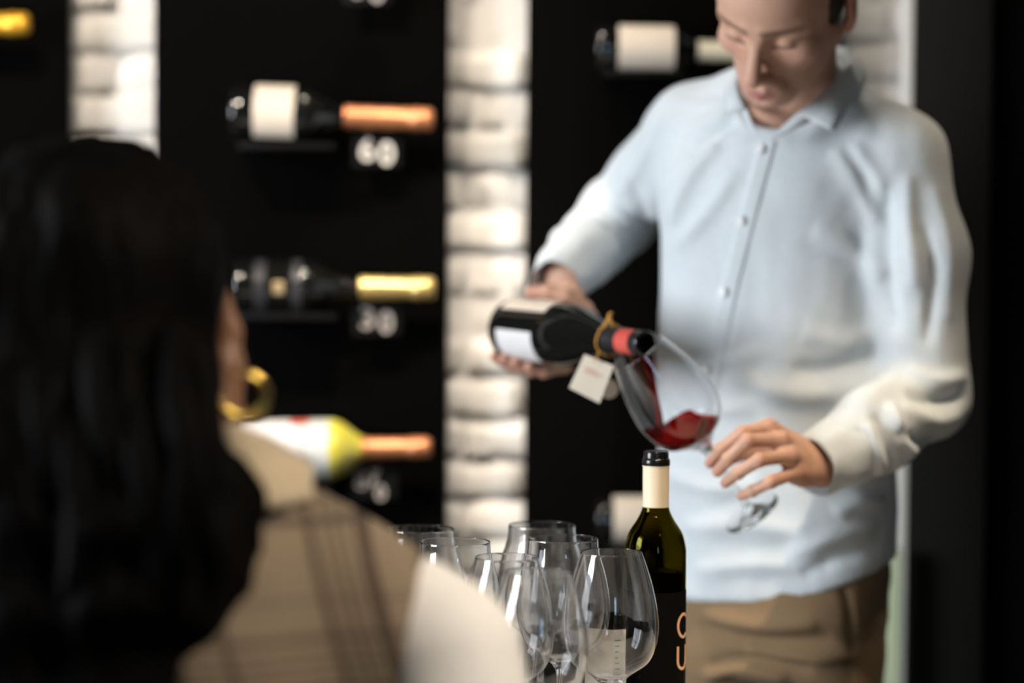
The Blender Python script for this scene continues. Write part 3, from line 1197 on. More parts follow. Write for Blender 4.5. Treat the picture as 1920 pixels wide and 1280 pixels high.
def on_bottle(nm, z0, z1, al, ah, m_, extra=0.0008):
    toc = np.array([0, -1.0, 0]) @ Rm
    up = np.array([0, 0, 1.0]) @ Rm
    ac, au = math.atan2(toc[1], toc[0]), math.atan2(up[1], up[0])
    dirn = 1 if math.sin(au - ac) > 0 else -1
    zs = np.linspace(z0, z1, 12)
    n = 40
    aa = np.linspace(math.radians(al), math.radians(ah), n)
    V, F = [], []
    for e in (extra, 0.0001):
        for z in zs:
            rr = prof_r(bprof, z) + e
            for q in aa:
                th = ac + dirn * q
                V.append((rr * math.cos(th), rr * math.sin(th), z))
    for j in range(len(zs) - 1):
        for i in range(n - 1):
            q = j * n + i
            f = (q, q + 1, q + n + 1, q + n)
            F.append(f if dirn > 0 else f[::-1])
    return part(nm, np.array(V) @ Rm.T + ob, F, M[m_], hb)


on_bottle('label', 0.022 * sc, 0.105 * sc, -62, 2, 'label_white')
on_bottle('label', 0.014 * sc, 0.118 * sc, 42, 120, 'label_cream')
on_bottle('capsule', 0.226 * sc, 0.252 * sc, -180, 180, 'cap_soft', 0.0022)
on_bottle('red_band', 0.252 * sc, 0.280 * sc, -180, 180, 'red_band', 0.0022)
on_bottle('capsule_top', 0.280 * sc, 0.2935 * sc, -180, 180, 'cap_soft', 0.0020)
# string and hanging tag
zst = 0.222 * sc
ring = []
for i in range(33):
    a = 2 * math.pi * i / 32
    rr = prof_r(bprof, zst) + 0.003
    ring.append(arr(rr * math.cos(a), rr * math.sin(a), zst + 0.002 * math.sin(a * 3)))
V, F = tube([Rm @ q + ob for q in ring], 0.0016, 8, cap=False)
part('string', V, F, M['string'], hb)
k1 = P(1136, 606, 3.15)
V, F = tube(spline([P(1128, 626, 3.15), P(1140, 598, 3.148), P(1147, 588, 3.146), P(1142, 592, 3.144), P(1150, 612, 3.145)], 6), 0.0022, 8)
part('string_knot', V, F, M['string'], hb)
d_t = 3.125
tg = thing('hanging_tag', 'small cream paper tag with a rounded back leaf hanging from the poured bottle', 'tag', P(1130, 668, d_t))
q = [P(1096, 664, d_t + .012), P(1151, 686, d_t), P(1124, 756, d_t - .004), P(1067, 727, d_t + .008)]
nrm = np.cross(q[1] - q[0], q[3] - q[0])
nrm /= np.linalg.norm(nrm)
V = q + [p + nrm * -.0008 for p in q]
part('front_leaf', V, [(0, 1, 2, 3), (7, 6, 5, 4), (0, 4, 5, 1), (1, 5, 6, 2), (2, 6, 7, 3), (3, 7, 4, 0)], M['paper'], tg, smooth=False)
V, F = [], []
tu, tv = q[1] - q[0], q[3] - q[0]
for u0, u1, v in ((.18, .62, .30), (.25, .85, .36), (.22, .7, .42)):
    F.append(tuple(range(len(V), len(V) + 4)))
    b0 = q[0] + nrm * (.0004 if nrm[1] < 0 else -.0012)
    V += [b0 + tu * u0 + tv * v, b0 + tu * u1 + tv * v, b0 + tu * u1 + tv * (v + .022), b0 + tu * u0 + tv * (v + .022)]
part('red_print', V, F, M['red_ink'], tg, smooth=False)
cdisc = P(1142, 729, d_t + .012)
V = [cdisc + arr(0.0125 * math.cos(a), 0, 0.0125 * math.sin(a)) for a in np.linspace(0, 2 * math.pi, 24, endpoint=False)]
V += [v + arr(0, .0012, 0) for v in V]
F = [tuple(reversed(range(24))), tuple(range(24, 48))] + [(i, (i + 1) % 24, 24 + (i + 1) % 24, 24 + i) for i in range(24)]
part('back_leaf', V, F, M['paper'], tg, smooth=False)
V, F = tube(spline([P(1124, 655, 3.13), P(1118, 672, d_t), P(1112, 680, d_t)], 5), 0.0010, 6)
part('tag_string', V, F, M['string'], tg)

# ================================================================== HELD GLASS, WINE
hg0, hg1 = P(1411, 962, 3.14), P(1194, 657, 3.075)
Rg, og, GL = frame_to(hg0, hg1, 0, (0, 0, 1))
stemL = GL * 0.42
gp = glass_profile(0.036, 0.0555, GL, stemL)
V, F = lathe(gp, 80)
hgl = part('wine_glass', V @ Rg.T + og, F, M['glass'])
tag(hgl, 'tilted wine glass held by its stem with red wine inside', 'wine glass')
# interior of the bowl, for the wine
pin = [(r, z) for r, z in gp[-60:]]
body_in = sorted([(z, r) for r, z in gp if z > stemL + 0.006])
iz = np.linspace(stemL + 0.0062, GL - 0.004, 60)
# inner radius: smallest r found near that z in the inner half of the profile
half = len(gp) - 1
inn = [q for q in gp[::-1]]
cut = 0
for i in range(1, len(inn)):
    if inn[i][1] >= GL:
        cut = i
        break
inn = inn[:cut]
izs, irs = np.array([q[1] for q in inn]), np.array([q[0] for q in inn])
c_b = Rg @ arr(0, 0, stemL + 0.045) + og
Fw = Field(c_b - 0.075, c_b + 0.075, 0.0013)
surf_px = [(1150, 806), (1212, 804), (1232, 806), (1248, 800), (1271, 785), (1290, 775), (1301, 772), (1310, 779), (1325, 781), (1400, 775)]
sxs = [P(x, y, 3.10)[0] for x, y in surf_px]
szs = [P(x, y, 3.10)[2] for x, y in surf_px]
Xg, Yg, Zg = Fw.grid(Fw.sl(Fw.lo, Fw.lo + Fw.h * (Fw.n - 1)))
x, y, z = Xg - og[0], Yg - og[1], Zg - og[2]
lz = x * Rg[0, 2] + y * Rg[1, 2] + z * Rg[2, 2]
lr = np.sqrt(np.maximum(x * x + y * y + z * z - lz * lz, 0))
ri = np.interp(lz, izs, irs) - 0.0006
dw = np.maximum(lr - ri, (stemL + 0.0065) - lz)
dw = np.maximum(dw, lz - (GL - .01))
zs_ = np.interp(Xg, sxs, szs)
dw2 = (Zg - zs_) * 0.8
Fw.F[:] = -smin(-dw, -np.broadcast_to(dw2, dw.shape), 0.002)
V, Q = Fw.mesh(2)
wn = thing('red_wine', 'red wine pouring into and swirling in the held glass', 'wine', V.mean(0))
part('wine_pool', V, Q, M['wine'], wn)
st = spline([P(1208, 655, 3.088), P(1213, 678, 3.085), P(1223, 712, 3.088), P(1230, 747, 3.092), P(1236, 782, 3.096), P(1236, 812, 3.098)], 6)
rad = np.interp(np.linspace(0, 1, len(st)), [0, .3, .55, .8, 1], [.0035, .0046, .0032, .0045, .0075])
V, F = tube(st, rad, 14)
part('pouring_stream', V, F, M['wine'], wn)

# ================================================================== MAN
YAW = math.radians(27)
man = thing('person', 'man in a pale blue linen shirt and khaki trousers pouring red wine', 'person', arr(P(1475, 1000, 3.35)[0], 3.35, 0))
bax = arr(math.cos(YAW), -math.sin(YAW), 0)      # his left, towards picture right and the camera
bfw = arr(-math.sin(YAW), -math.cos(YAW), 0)     # the way his chest faces
Ryaw = np.stack([bax, -bfw, arr(0, 0, 1)], axis=1)


def loft_fn(rows, Ry, expo=2.3):
    """rows: (z, centre xyz, half width a, half depth b)"""
    zz = [r[0] for r in rows]

    def fn(X, Y, Z):
        cx = np.interp(Z, zz, [r[1][0] for r in rows])
        cy = np.interp(Z, zz, [r[1][1] for r in rows])
        a = np.interp(Z, zz, [r[2] for r in rows])
        b = np.interp(Z, zz, [r[3] for r in rows])
        u = (X - cx) * Ry[0, 0] + (Y - cy) * Ry[1, 0]
        v = (X - cx) * Ry[0, 1] + (Y - cy) * Ry[1, 1]
        g = (np.abs(u / a) ** expo + np.abs(v / b) ** expo) ** (1 / expo)
        d = (g - 1) * np.minimum(a, b)
        d = np.maximum(d, zz[0] - Z)
        return np.maximum(d, Z - zz[-1])
    return fn


def torso_rows(spec, d, ratio=0.66, shrink=0.0):
    rows = []
    f = math.sqrt(math.cos(YAW) ** 2 + (ratio * math.sin(YAW)) ** 2)
    for y, xl, xr in spec:
        c = P((xl + xr) / 2, y, d)
        a = (xr - xl) / 2 * mpx(d) / f - shrink
        rows.append((c[2], c, a, a * ratio))
    rows.sort(key=lambda r: r[0])
    return rows


tspec = [(215, 1330, 1640), (280, 1285, 1655), (350, 1256, 1660), (450, 1250, 1655), (600, 1244, 1655), (750, 1238, 1660), (850, 1240, 1663), (950, 1252, 1666), (1050, 1268, 1668), (1180, 1278, 1664)]
shL, shR, nkb = P(1296, 236, 3.42), P(1688, 292, 3.27), P(1490, 172, 3.34)
elL, wrL = P(1162, 408, 3.60), P(1062, 512, 3.43)
elR, wrR = P(1737, 742, 3.25), P(1524, 868, 3.095)


def shirt_field(h):
    lo = arr(P(980, 640, 3.4)[0] - .02, 2.98, P(1480, 1190, 3.35)[2])
    hi = arr(P(1830, 640, 3.2)[0] + .03, 3.74, P(1480, 70, 3.35)[2])
    f = Field(lo, hi, h)
    rows = torso_rows(tspec, 3.35)
    fn = loft_fn(rows, Ryaw)
    f.op(arr(.18, 3.15, lo[2]), arr(.58, 3.55, rows[-1][0]), fn, 0.0)
    f.ell(P(1462, 345, 3.35), (.162, .112, .135), 0.03, R=Ryaw)
    f.cone(nkb, shL, .060, .050, 0.035)
    f.cone(nkb, shR, .062, .055, 0.035)
    # sleeve on picture left
    f.chain([shL, P(1226, 325, 3.51), elL], [.054, .056, .056], 0.03)
    f.chain([elL, P(1116, 452, 3.528)], [.058, .053], 0.02)
    # sleeve on picture right
    f.chain([shR, P(1726, 480, 3.25), elR], [.060, .063, .060], 0.03)
    f.chain([elR, P(1640, 806, 3.17), P(1588, 842, 3.135)], [.060, .057, .052], 0.02)
    f.chain([P(1588, 842, 3.135), P(1556, 858, 3.114)], [.046, .036], 0.008)
    # hollow cuffs
    # neck opening
    f.cone(P(1478, 190, 3.30), P(1452, 60, 3.22), .062, .075, 0.01, 's')
    f.cone(P(1445, 225, 3.235), P(1438, 190, 3.19), .014, .045, 0.012, 's')
    # hem
    xa, za = P(1285, 1128, 3.3)[0], P(1285, 1128, 3.3)[2]
    xb, zb = P(1665, 1048, 3.3)[0], P(1665, 1048, 3.3)[2]

    def hem(X, Y, Z):
        t = np.clip((X - xa) / (xb - xa), -.3, 1.3)
        zh = za + (zb - za) * np.maximum(t, 0) ** 1.35 - 0.010 * np.sin(np.clip(t, 0, 1) * math.pi)
        return np.broadcast_to(zh - Z, (X.shape[0], Y.shape[1], Z.shape[2])) * 0.97
    A = f.F[f.sl(lo, hi)]
    f.op(lo, arr(hi[0], hi[1], za + .2), hem, 0.003, 'i')
    return f


f = shirt_field(0.0042)
V, Q = f.mesh(2)
N = vnormals(V, Q)
# overall softness: long gentle ripples
n1 = vnoise(V * arr(9, 9, 5) + 3) * 0.005 + vnoise(V * arr(24, 24, 11)) * 0.003 + vnoise(V * arr(50, 50, 30)) * 0.0008
V = V + N * n1[:, None]
body_folds = [
    # strain folds from the picture-left armpit
    ([(1262, 420), (1300, 330), (1350, 270)], .006, .010), ([(1270, 470), (1330, 400), (1380, 320)], .004, .011),
    ([(1290, 250), (1330, 225), (1375, 205)], .004, .009), ([(1300, 290), (1345, 250), (1385, 225)], -.004, .008),
    # right chest folds towards the sleeve
    ([(1640, 420), (1600, 350), (1560, 280)], .005, .012), ([(1660, 380), (1630, 320), (1590, 270)], .004, .010),
    ([(1655, 520), (1600, 470), (1520, 430)], .0045, .014), ([(1650, 620), (1580, 640), (1500, 620)], .004, .016),
    ([(1650, 700), (1560, 735), (1460, 735), (1370, 700)], .005, .016), ([(1640, 660), (1560, 690), (1480, 690)], -.005, .012),
    ([(1290, 690), (1360, 680), (1440, 655)], .0035, .012), ([(1260, 760), (1340, 770), (1420, 760)], .0035, .012),
    # belly and lower front
    ([(1260, 900), (1340, 920), (1430, 905)], .004, .012), ([(1290, 1000), (1400, 985), (1520, 1000)], .004, .014),
    ([(1480, 1040), (1560, 1000), (1640, 985)], .006, .012), ([(1500, 1075), (1570, 1040), (1650, 1025)], -.005, .010),
    ([(1560, 960), (1610, 940), (1660, 950)], .006, .012), ([(1310, 1080), (1420, 1060), (1540, 1062)], .0035, .012),
]
V = folds(V, N, body_folds, 3.25)
slv_folds = [
    # sleeve crease beside the chest
    ([(1655, 350), (1650, 480), (1668, 620)], -.008, .010), ([(1690, 330), (1690, 430), (1700, 540)], .005, .010),
    ([(1715, 420), (1735, 520), (1725, 640)], -.005, .009), ([(1740, 350), (1765, 470), (1765, 600)], .004, .012),
    ([(1690, 690), (1740, 710), (1800, 700)], .006, .010), ([(1680, 730), (1740, 745), (1800, 738)], -.007, .009),
    ([(1660, 750), (1730, 780), (1790, 770)], .006, .010), ([(1650, 790), (1700, 815), (1765, 815)], -.006, .008),
    ([(1640, 745), (1660, 790), (1690, 840)], .006, .008), ([(1612, 760), (1630, 810), (1650, 860)], -.005, .007), ([(1596, 778), (1612, 825), (1628, 872)], .005, .007),
    ([(1580, 790), (1594, 836), (1604, 880)], -.004, .006),
    # picture-left sleeve
    ([(1250, 200), (1215, 290), (1180, 360)], .004, .010), ([(1085, 420), (1110, 440), (1150, 480)], .008, .008), ([(1105, 400), (1140, 430), (1185, 480)], -.007, .008),
    ([(1150, 360), (1180, 400), (1225, 450)], .006, .009), ([(1050, 455), (1075, 475), (1110, 520)], .005, .007), ([(1030, 475), (1060, 500), (1095, 540)], -.004, .006),
    ([(1195, 330), (1215, 380), (1240, 430)], -.005, .009),
]
N = vnormals(V, Q)
V = folds(V, N, slv_folds, 3.25)
V = relaxed(V, Q, 0.35)
shirt = part('shirt', V, Q, M['shirt'], man)
bvh = BVHTree.FromPolygons([Vector(v) for v in V], [tuple(q) for q in Q])
camo = Vector((0, 0, CAM_Z))


def hit(px, py, lift=0.0):
    p = Vector(P(px, py, 3.0)) - camo
    p.normalize()
    loc, nr, _, _ = bvh.ray_cast(camo, p)
    if loc is None:
        return None, None
    return np.array(loc + nr * lift), np.array(nr)


# cuffs: hollow bands with a visible thickness
def cuff(a, b, r0, r1, sq):
    Rc, oc, Lc = frame_to(a, b)
    pr = [(r0 - .006, .001), (r0 - .001, -.001), (r0, .002), ((r0 + r1) / 2 + .0008, Lc * .5), (r1 + .0002, Lc - .004), (r1, Lc - .001), (r1 - .0012, Lc), (r1 - .0026, Lc - .001), (r1 - .004, Lc * .6), (r0 - .008, Lc * .2)]
    Vc, Fc = lathe(smoothprof(pr, 3), 48)
    Vc[:, 1] *= sq
    an = np.arctan2(Vc[:, 1], Vc[:, 0])
    Vc[:, :2] *= (1 + .030 * np.sin(an * 3 + Vc[:, 2] * 90) + .020 * np.sin(an * 5 - Vc[:, 2] * 60) + .012 * np.sin(an * 8))[:, None]
    part('cuff', Vc @ Rc.T + oc, Fc, M['shirt'], shirt)


cuff(P(1592, 841, 3.137), P(1520, 873, 3.092), .0490, .0420, .95)
cuff(P(1096, 472, 3.495), P(1042, 531, 3.398), .0535, .0385, .95)
# placket strip
pl = [(1441, 262), (1431, 300), (1420, 340), (1408, 385), (1396, 430), (1384, 480), (1371, 530), (1358, 590), (1346, 650), (1334, 710), (1324, 770), (1316, 820)]
LV, LN = [], []
rows = []
for (xa, ya) in [tuple(a) for a in spline([arr(*q) for q in pl], 9)]:
    r_ = []
    for off in (-19, -17, -8, 0, 8, 15, 17):
        h_, n_ = hit(xa + off, ya + off * .12, 0.0013 if off not in (-19, 17) else -0.0012)
        if h_ is None:
            r_ = None
            break
        r_.append(h_)
    if r_:
        rows.append(r_)
if len(rows) > 3:
    V2 = np.array([p for r_ in rows for p in r_])
    nn = 7
    F2 = [(j * nn + i, (j + 1) * nn + i, (j + 1) * nn + i + 1, j * nn + i + 1) for j in range(len(rows) - 1) for i in range(nn - 1)]
    part('placket', V2, F2, M['shirt'], shirt)
for (bx_, by_) in [(1425, 281), (1390, 412), (1357, 547), (1326, 690)]:
    h_, n_ = hit(bx_, by_, 0.0034)
    if h_ is None:
        continue
    Rb, _, _ = frame_to(h_, h_ + n_)
    Vb, Fb = lathe([(0, 0), (.0058, 0), (.0066, .0008), (.0066, .0020), (.0056, .0028), (.0046, .0022), (0, .0022)], 20)
    part('button', Vb @ Rb.T + h_, Fb, M['button'], shirt)


# collar: stand + two folded leaves, thick sheets
def sheet(rowsP, th, name, m_, parent):
    A = np.array(rowsP)                       # (rows, cols, 3)
    r_, c_ = A.shape[:2]
    du = np.gradient(A, axis=1)
    dv = np.gradient(A, axis=0)
    n_ = np.cross(du.reshape(-1, 3), dv.reshape(-1, 3))
    n_ /= np.linalg.norm(n_, axis=1, keepdims=True) + 1e-9
    top = A.reshape(-1, 3) + n_ * th / 2
    bot = A.reshape(-1, 3) - n_ * th / 2
    Vv = np.concatenate([top, bot])
    m = r_ * c_
    Ff = []
    for j in range(r_ - 1):
        for i in range(c_ - 1):
            q = j * c_ + i
            Ff.append((q, q + 1, q + c_ + 1, q + c_))
            Ff.append((m + q, m + q + c_, m + q + c_ + 1, m + q + 1))
    per = [i for i in range(c_)] + [j * c_ + c_ - 1 for j in range(1, r_)] + [(r_ - 1) * c_ + i for i in range(c_ - 2, -1, -1)] + [j * c_ for j in range(r_ - 2, 0, -1)]
    for i in range(len(per)):
        a, b = per[i], per[(i + 1) % len(per)]
        Ff.append((a, m + a, m + b, b))
    return part(name, Vv, Ff, m_, parent)


def interp_rows(top, bot, nr=7, belly=0.0, axis=None):
    out = []
    for j in range(nr):
        t = j / (nr - 1)
        row = []
        for a, b in zip(top, bot):
            p = a * (1 - t) + b * t
            if axis is not None:
                p = p + axis * belly * math.sin(t * math.pi)
            row.append(p)
        out.append(row)
    return out


# right leaf (picture right): fold line rises round the neck, point hangs on the chest
top = spline([P(1494, 214, 3.215), P(1530, 186, 3.215), P(1568, 148, 3.235), P(1597, 110, 3.29), P(1590, 92, 3.36), P(1540, 84, 3.42)], 5)
bot = spline([P(1563, 247, 3.185), P(1578, 222, 3.200), P(1600, 186, 3.235), P(1622, 150, 3.30), P(1612, 126, 3.39), P(1550, 118, 3.46)], 5)
sheet(interp_rows(top, bot, 7, 0.004, arr(.2, -.8, .3)), 0.0022, 'collar', M['shirt'], shirt)
# left leaf
top = spline([P(1400, 205, 3.235), P(1385, 175, 3.25), P(1384, 140, 3.30), P(1410, 110, 3.37), P(1470, 90, 3.42), P(1540, 84, 3.42)], 5)
bot = spline([P(1362, 212, 3.245), P(1360, 185, 3.27), P(1362, 158, 3.33), P(1392, 134, 3.40), P(1460, 120, 3.46), P(1550, 118, 3.46)], 5)
sheet(interp_rows(top, bot, 7, 0.004, arr(-.2, -.6, .4)), 0.0022, 'collar', M['shirt'], shirt)
# stand, both sides of the open neck
top = spline([P(1494, 214, 3.218), P(1540, 178, 3.225), P(1585, 130, 3.27), P(1590, 96, 3.36), P(1540, 88, 3.41)], 5)
bot = spline([P(1440, 262, 3.205), P(1500, 236, 3.205), P(1575, 190, 3.25), P(1590, 150, 3.34), P(1540, 130, 3.42)], 5)
sheet(interp_rows(top, bot, 5), 0.002, 'collar_stand', M['shirt'], shirt)
top = spline([P(1400, 205, 3.238), P(1388, 172, 3.255), P(1388, 140, 3.31), P(1420, 105, 3.38), P(1540, 88, 3.41)], 5)
bot = spline([P(1430, 270, 3.208), P(1400, 225, 3.235), P(1385, 190, 3.30), P(1420, 150, 3.40), P(1540, 130, 3.42)], 5)
sheet(interp_rows(top, bot, 5), 0.002, 'collar_stand', M['shirt'], shirt)

# trousers
lo = arr(P(1475, 640, 3.35)[0] - .25, 3.12, 0.05)
hi = arr(P(1475, 640, 3.35)[0] + .25, 3.62, P(1475, 1000, 3.35)[2])
f = Field(lo, hi, 0.006)
rows_t = torso_rows([(1010, 1300, 1655), (1080, 1292, 1660), (1150, 1287, 1655), (1210, 1290, 1640), (1260, 1295, 1628)], 3.35, 0.72)
f.op(arr(lo[0], 3.2, rows_t[0][0]), arr(hi[0], 3.5, hi[2]), loft_fn(rows_t, Ryaw), 0.0)
hipc = arr(P(1472, 1200, 3.35)[0], 3.35, P(1472, 1200, 3.35)[2])
for s, kx in ((1, 0.0), (-1, 0.0)):
    h0 = hipc + bax * (0.056 if s > 0 else 0.075) * s + arr(0, 0, -.03)
    kn = h0 + bax * 0.012 * s + arr(-.015 * s, -.01, -.30)
    an = arr(kn[0], kn[1] + .03, 0.09)
    f.chain([h0, kn, an], [.078, .070, .058], 0.02)
V, Q = f.mesh(2)
N = vnormals(V, Q)
V = V + N * (vnoise(V * arr(14, 14, 26)) * 0.004 + vnoise(V * arr(8, 8, 5)) * .003)[:, None]
V = folds(V, N, [
    ([(1330, 1165), (1420, 1178), (1530, 1168)], .006, .009), ([(1320, 1190), (1420, 1205), (1560, 1195)], -.006, .009),
    ([(1400, 1225), (1500, 1235), (1610, 1225)], .006, .010), ([(1340, 1262), (1420, 1240), (1520, 1250)], -.007, .008),
    ([(1330, 1290), (1390, 1262), (1480, 1275)], .008, .008), ([(1575, 1085), (1592, 1150), (1600, 1230)], -.003, .005)], 3.24)
trs = part('trousers', V, Q, M['trouser'], man)
for s in (1, -1):
    h0 = hipc + bax * (0.056 if s > 0 else 0.075) * s
    kn = h0 + bax * 0.012 * s + arr(-.015 * s, -.01, 0)
    c = arr(kn[0], kn[1] + .02, 0)
    f = Field(c + arr(-.2, -.24, -.01), c + arr(.2, .16, .14), 0.006)
    f.ell(c + bfw * .09 + arr(0, 0, .035), (.046, .10, .035), .02, R=Ryaw)
    f.ell(c - bfw * .03 + arr(0, 0, .045), (.04, .07, .045), .02, R=Ryaw)
    f.cone(c + arr(0, 0, .05), c + arr(0, 0, .12), .045, .045, .02)
    f.op(f.lo, f.lo + f.h * f.n, lambda X, Y, Z: np.broadcast_to(0.001 - Z, (X.shape[0], Y.shape[1], Z.shape[2])), 0.002, 'i')
    Vs, Qs = f.mesh(1)
    part('shoe', Vs, Qs, M['shoe'], man)

# ---- body: head, neck, torso, arms, hands in one mesh
SK = arr(0.62, 0.37, 0.265)
BV, BQ, BT = [], [], []


def add_body(V, Q, T=None):
    BV.append(V)
    BQ.append(Q + sum(len(v) for v in BV[:-1]))
    BT.append(np.tile(SK, (len(V), 1)) if T is None else T)


def head_sdf(f, male=True):
    f.ell((0, .008, .036), (.0765, .100, .083), 0.01)
    f.ell((0, -.036, .036), (.064, .060, .056), 0.03)
    f.ell((0, -.034, -.030), (.060, .058, .066), 0.03)
    f.ell((0, -.034, -.066), (.048, .050, .036), 0.02)
    f.ell((0, -.081, -.094), (.021, .017, .015), 0.018)
    for s in (-1, 1):
        f.cone((.057 * s, .004, -.045), (.022 * s, -.070, -.092), .017, .014, 0.02)
        f.ell((.046 * s, -.060, -.026), (.020, .020, .017), 0.018)
        f.cone((.010 * s, -.089, .013), (.050 * s, -.068, .013), .0115, .010, 0.012)
        f.ell((.033 * s, -.101, -.004), (.019, .019, .0125), 0.010, 's')
        f.ell((.032 * s, -.0765, -.005), (.0135, .0125, .0125), 0.004)
    # nose
    f.cone((0, -.088, .006), (0, -.116, -.043), .0085, .0105, 0.010)
    f.ell((0, -.1165, -.046), (.0115, .0110, .0095), 0.006)
    for s in (-1, 1):
        f.ell((.0125 * s, -.1045, -.050), (.0085, .0105, .0078), 0.006)
        f.ell((.0068 * s, -.1110, -.0585), (.0040, .0050, .0040), 0.003, 's')
    # mouth
    f.ell((0, -.0885, -.074), (.030, .0150, .019), 0.012)
    f.chain([(-.023, -.0935, -.0765), (-.008, -.1020, -.0720), (0, -.1020, -.0732), (.008, -.1020, -.0720), (.023, -.0935, -.0765)], [.0028, .0048, .0046, .0048, .0028], 0.004)
    f.chain([(-.021, -.0935, -.0785), (0, -.1005, -.0835), (.021, -.0935, -.0785)], [.0030, .0062, .0030], 0.004)
    f.chain([(-.024, -.0960, -.0773), (0, -.1085, -.0778), (.024, -.0960, -.0773)], [.0012, .0016, .0012], 0.003, 's')
    f.ell((0, -.1005, -.0900), (.012, .006, .0030), 0.005, 's')
    # ears
    for s in (-1, 1):
        a = math.radians(18) * s
        Re = np.array([[math.cos(a), -math.sin(a), 0], [math.sin(a), math.cos(a), 0], [0, 0, 1]])
        f.ell((.083 * s, .016, -.004), (.0075, .019, .031), 0.006, R=Re)
        f.ell((.081 * s, .008, -.032), (.006, .010, .011), 0.006)
        f.ell((.091 * s, .012, -.002), (.0055, .0105, .019), 0.004, 's', R=Re)


def head_xf(yaw, pitch, roll):
    """head faces local -y. yaw>0 turns the face to picture left, pitch>0 looks down, roll>0 leans to picture right"""
    Rp = np.array([[1, 0, 0], [0, math.cos(pitch), -math.sin(pitch)], [0, math.sin(pitch), math.cos(pitch)]])
    Ry = np.array([[math.cos(yaw), math.sin(yaw), 0], [-math.sin(yaw), math.cos(yaw), 0], [0, 0, 1]])
    Rr = np.array([[math.cos(roll), 0, math.sin(roll)], [0, 1, 0], [-math.sin(roll), 0, math.cos(roll)]])
    return Rr @ Ry @ Rp


HS = 1.04
RH = head_xf(math.radians(25), math.radians(43), math.radians(11))
eye_mid = P(1424, 66, 3.125)
OH = eye_mid - HS * (RH @ arr(0, -.085, 0))
tol = lambda p: RH.T @ (np.array(p) - OH) / HS
nb = tol(P(1482, 215, 3.33))
f = Field((-.13, -.15, -.24), (.13, .17, .14), 0.0022)
head_sdf(f)
f.cone((0, .034, -.055), nb, .052, .058, 0.016)
V, Q = f.mesh(1)
# skin colouring: lips, brows, lids, ears
T = np.tile(SK, (len(V), 1))


def blend(T, w_, col):
    w_ = np.clip(w_, 0, 1)[:, None]
    return T * (1 - w_) + np.array(col) * w_


lip = np.exp(-(((V[:, 0]) / .022) ** 4 + ((V[:, 2] + .0785) / .0085) ** 4)) * (V[:, 1] < -.088)
T = blend(T, lip * .8, (.42, .15, .15))
for s in (-1, 1):
    dd, t_ = segdist(V, (.013 * s, -.098, .013), (.053 * s, -.078, .016), (1, 0, 1))
    brow = np.exp(-(dd / .0055) ** 4) * (V[:, 1] < -.05)
    T = blend(T, brow * .75, (.13, .075, .05))
    dd, t_ = segdist(V, (.020 * s, -.09, -.0125), (.045 * s, -.08, -.0115), (1, 0, 1))
    lash = np.exp(-(dd / .0026) ** 2) * (V[:, 1] < -.06)
    T = blend(T, lash * .85, (.06, .035, .03))
    ear = (np.abs(V[:, 0] - .086 * s) < .012) & (V[:, 1] > -.01)
    T = blend(T, ear * .5, (.55, .22, .16))
    ck = np.exp(-(((V[:, 0] - .042 * s) / .022) ** 2 + ((V[:, 2] + .035) / .022) ** 2)) * (V[:, 1] < -.04)
    T = blend(T, ck * .35, (.58, .27, .21))
nose = np.exp(-((V[:, 0] / .016) ** 2 + ((V[:, 2] + .046) / .016) ** 2)) * (V[:, 1] < -.09)
T = blend(T, nose * .35, (.58, .27, .21))
headV = V
add_body((V * HS) @ RH.T + OH, Q, T)

# hair cap
f = Field((-.12, -.15, -.12), (.12, .17, .16), 0.003)
f.ell((0, .016, .042), (.0815, .102, .087), 0.0)
f.ell((0, -.03, .062), (.068, .062, .060), 0.02)
f.ell((0, .055, -.02), (.060, .055, .060), 0.02)
for s in (-1, 1):
    f.cone((.0735 * s, -.022, .03), (.0725 * s, -.020, -.012), .010, .006, 0.01)


def faceplane(X, Y, Z):
    # keep hair above the hairline and behind the temples
    z0 = np.interp(Y, [-.15, -.085, -.045, -.032, -.008, 0.0, .03, .05, .2], [.075, .075, .05, -.012, -.016, .022, .03, -.06, -.07])
    return np.broadcast_to((z0 - Z), (X.shape[0], Y.shape[1], Z.shape[2])) * 0.6


f.op(f.lo, f.lo + f.h * f.n, faceplane, 0.004, 'i')
V, Q = f.mesh(1)
N = vnormals(V, Q)
V = V + N * (vnoise(V * arr(140, 60, 140)) * .002)[:, None]
part('hair', (V * HS) @ RH.T + OH, Q, M['brown_hair'], man)


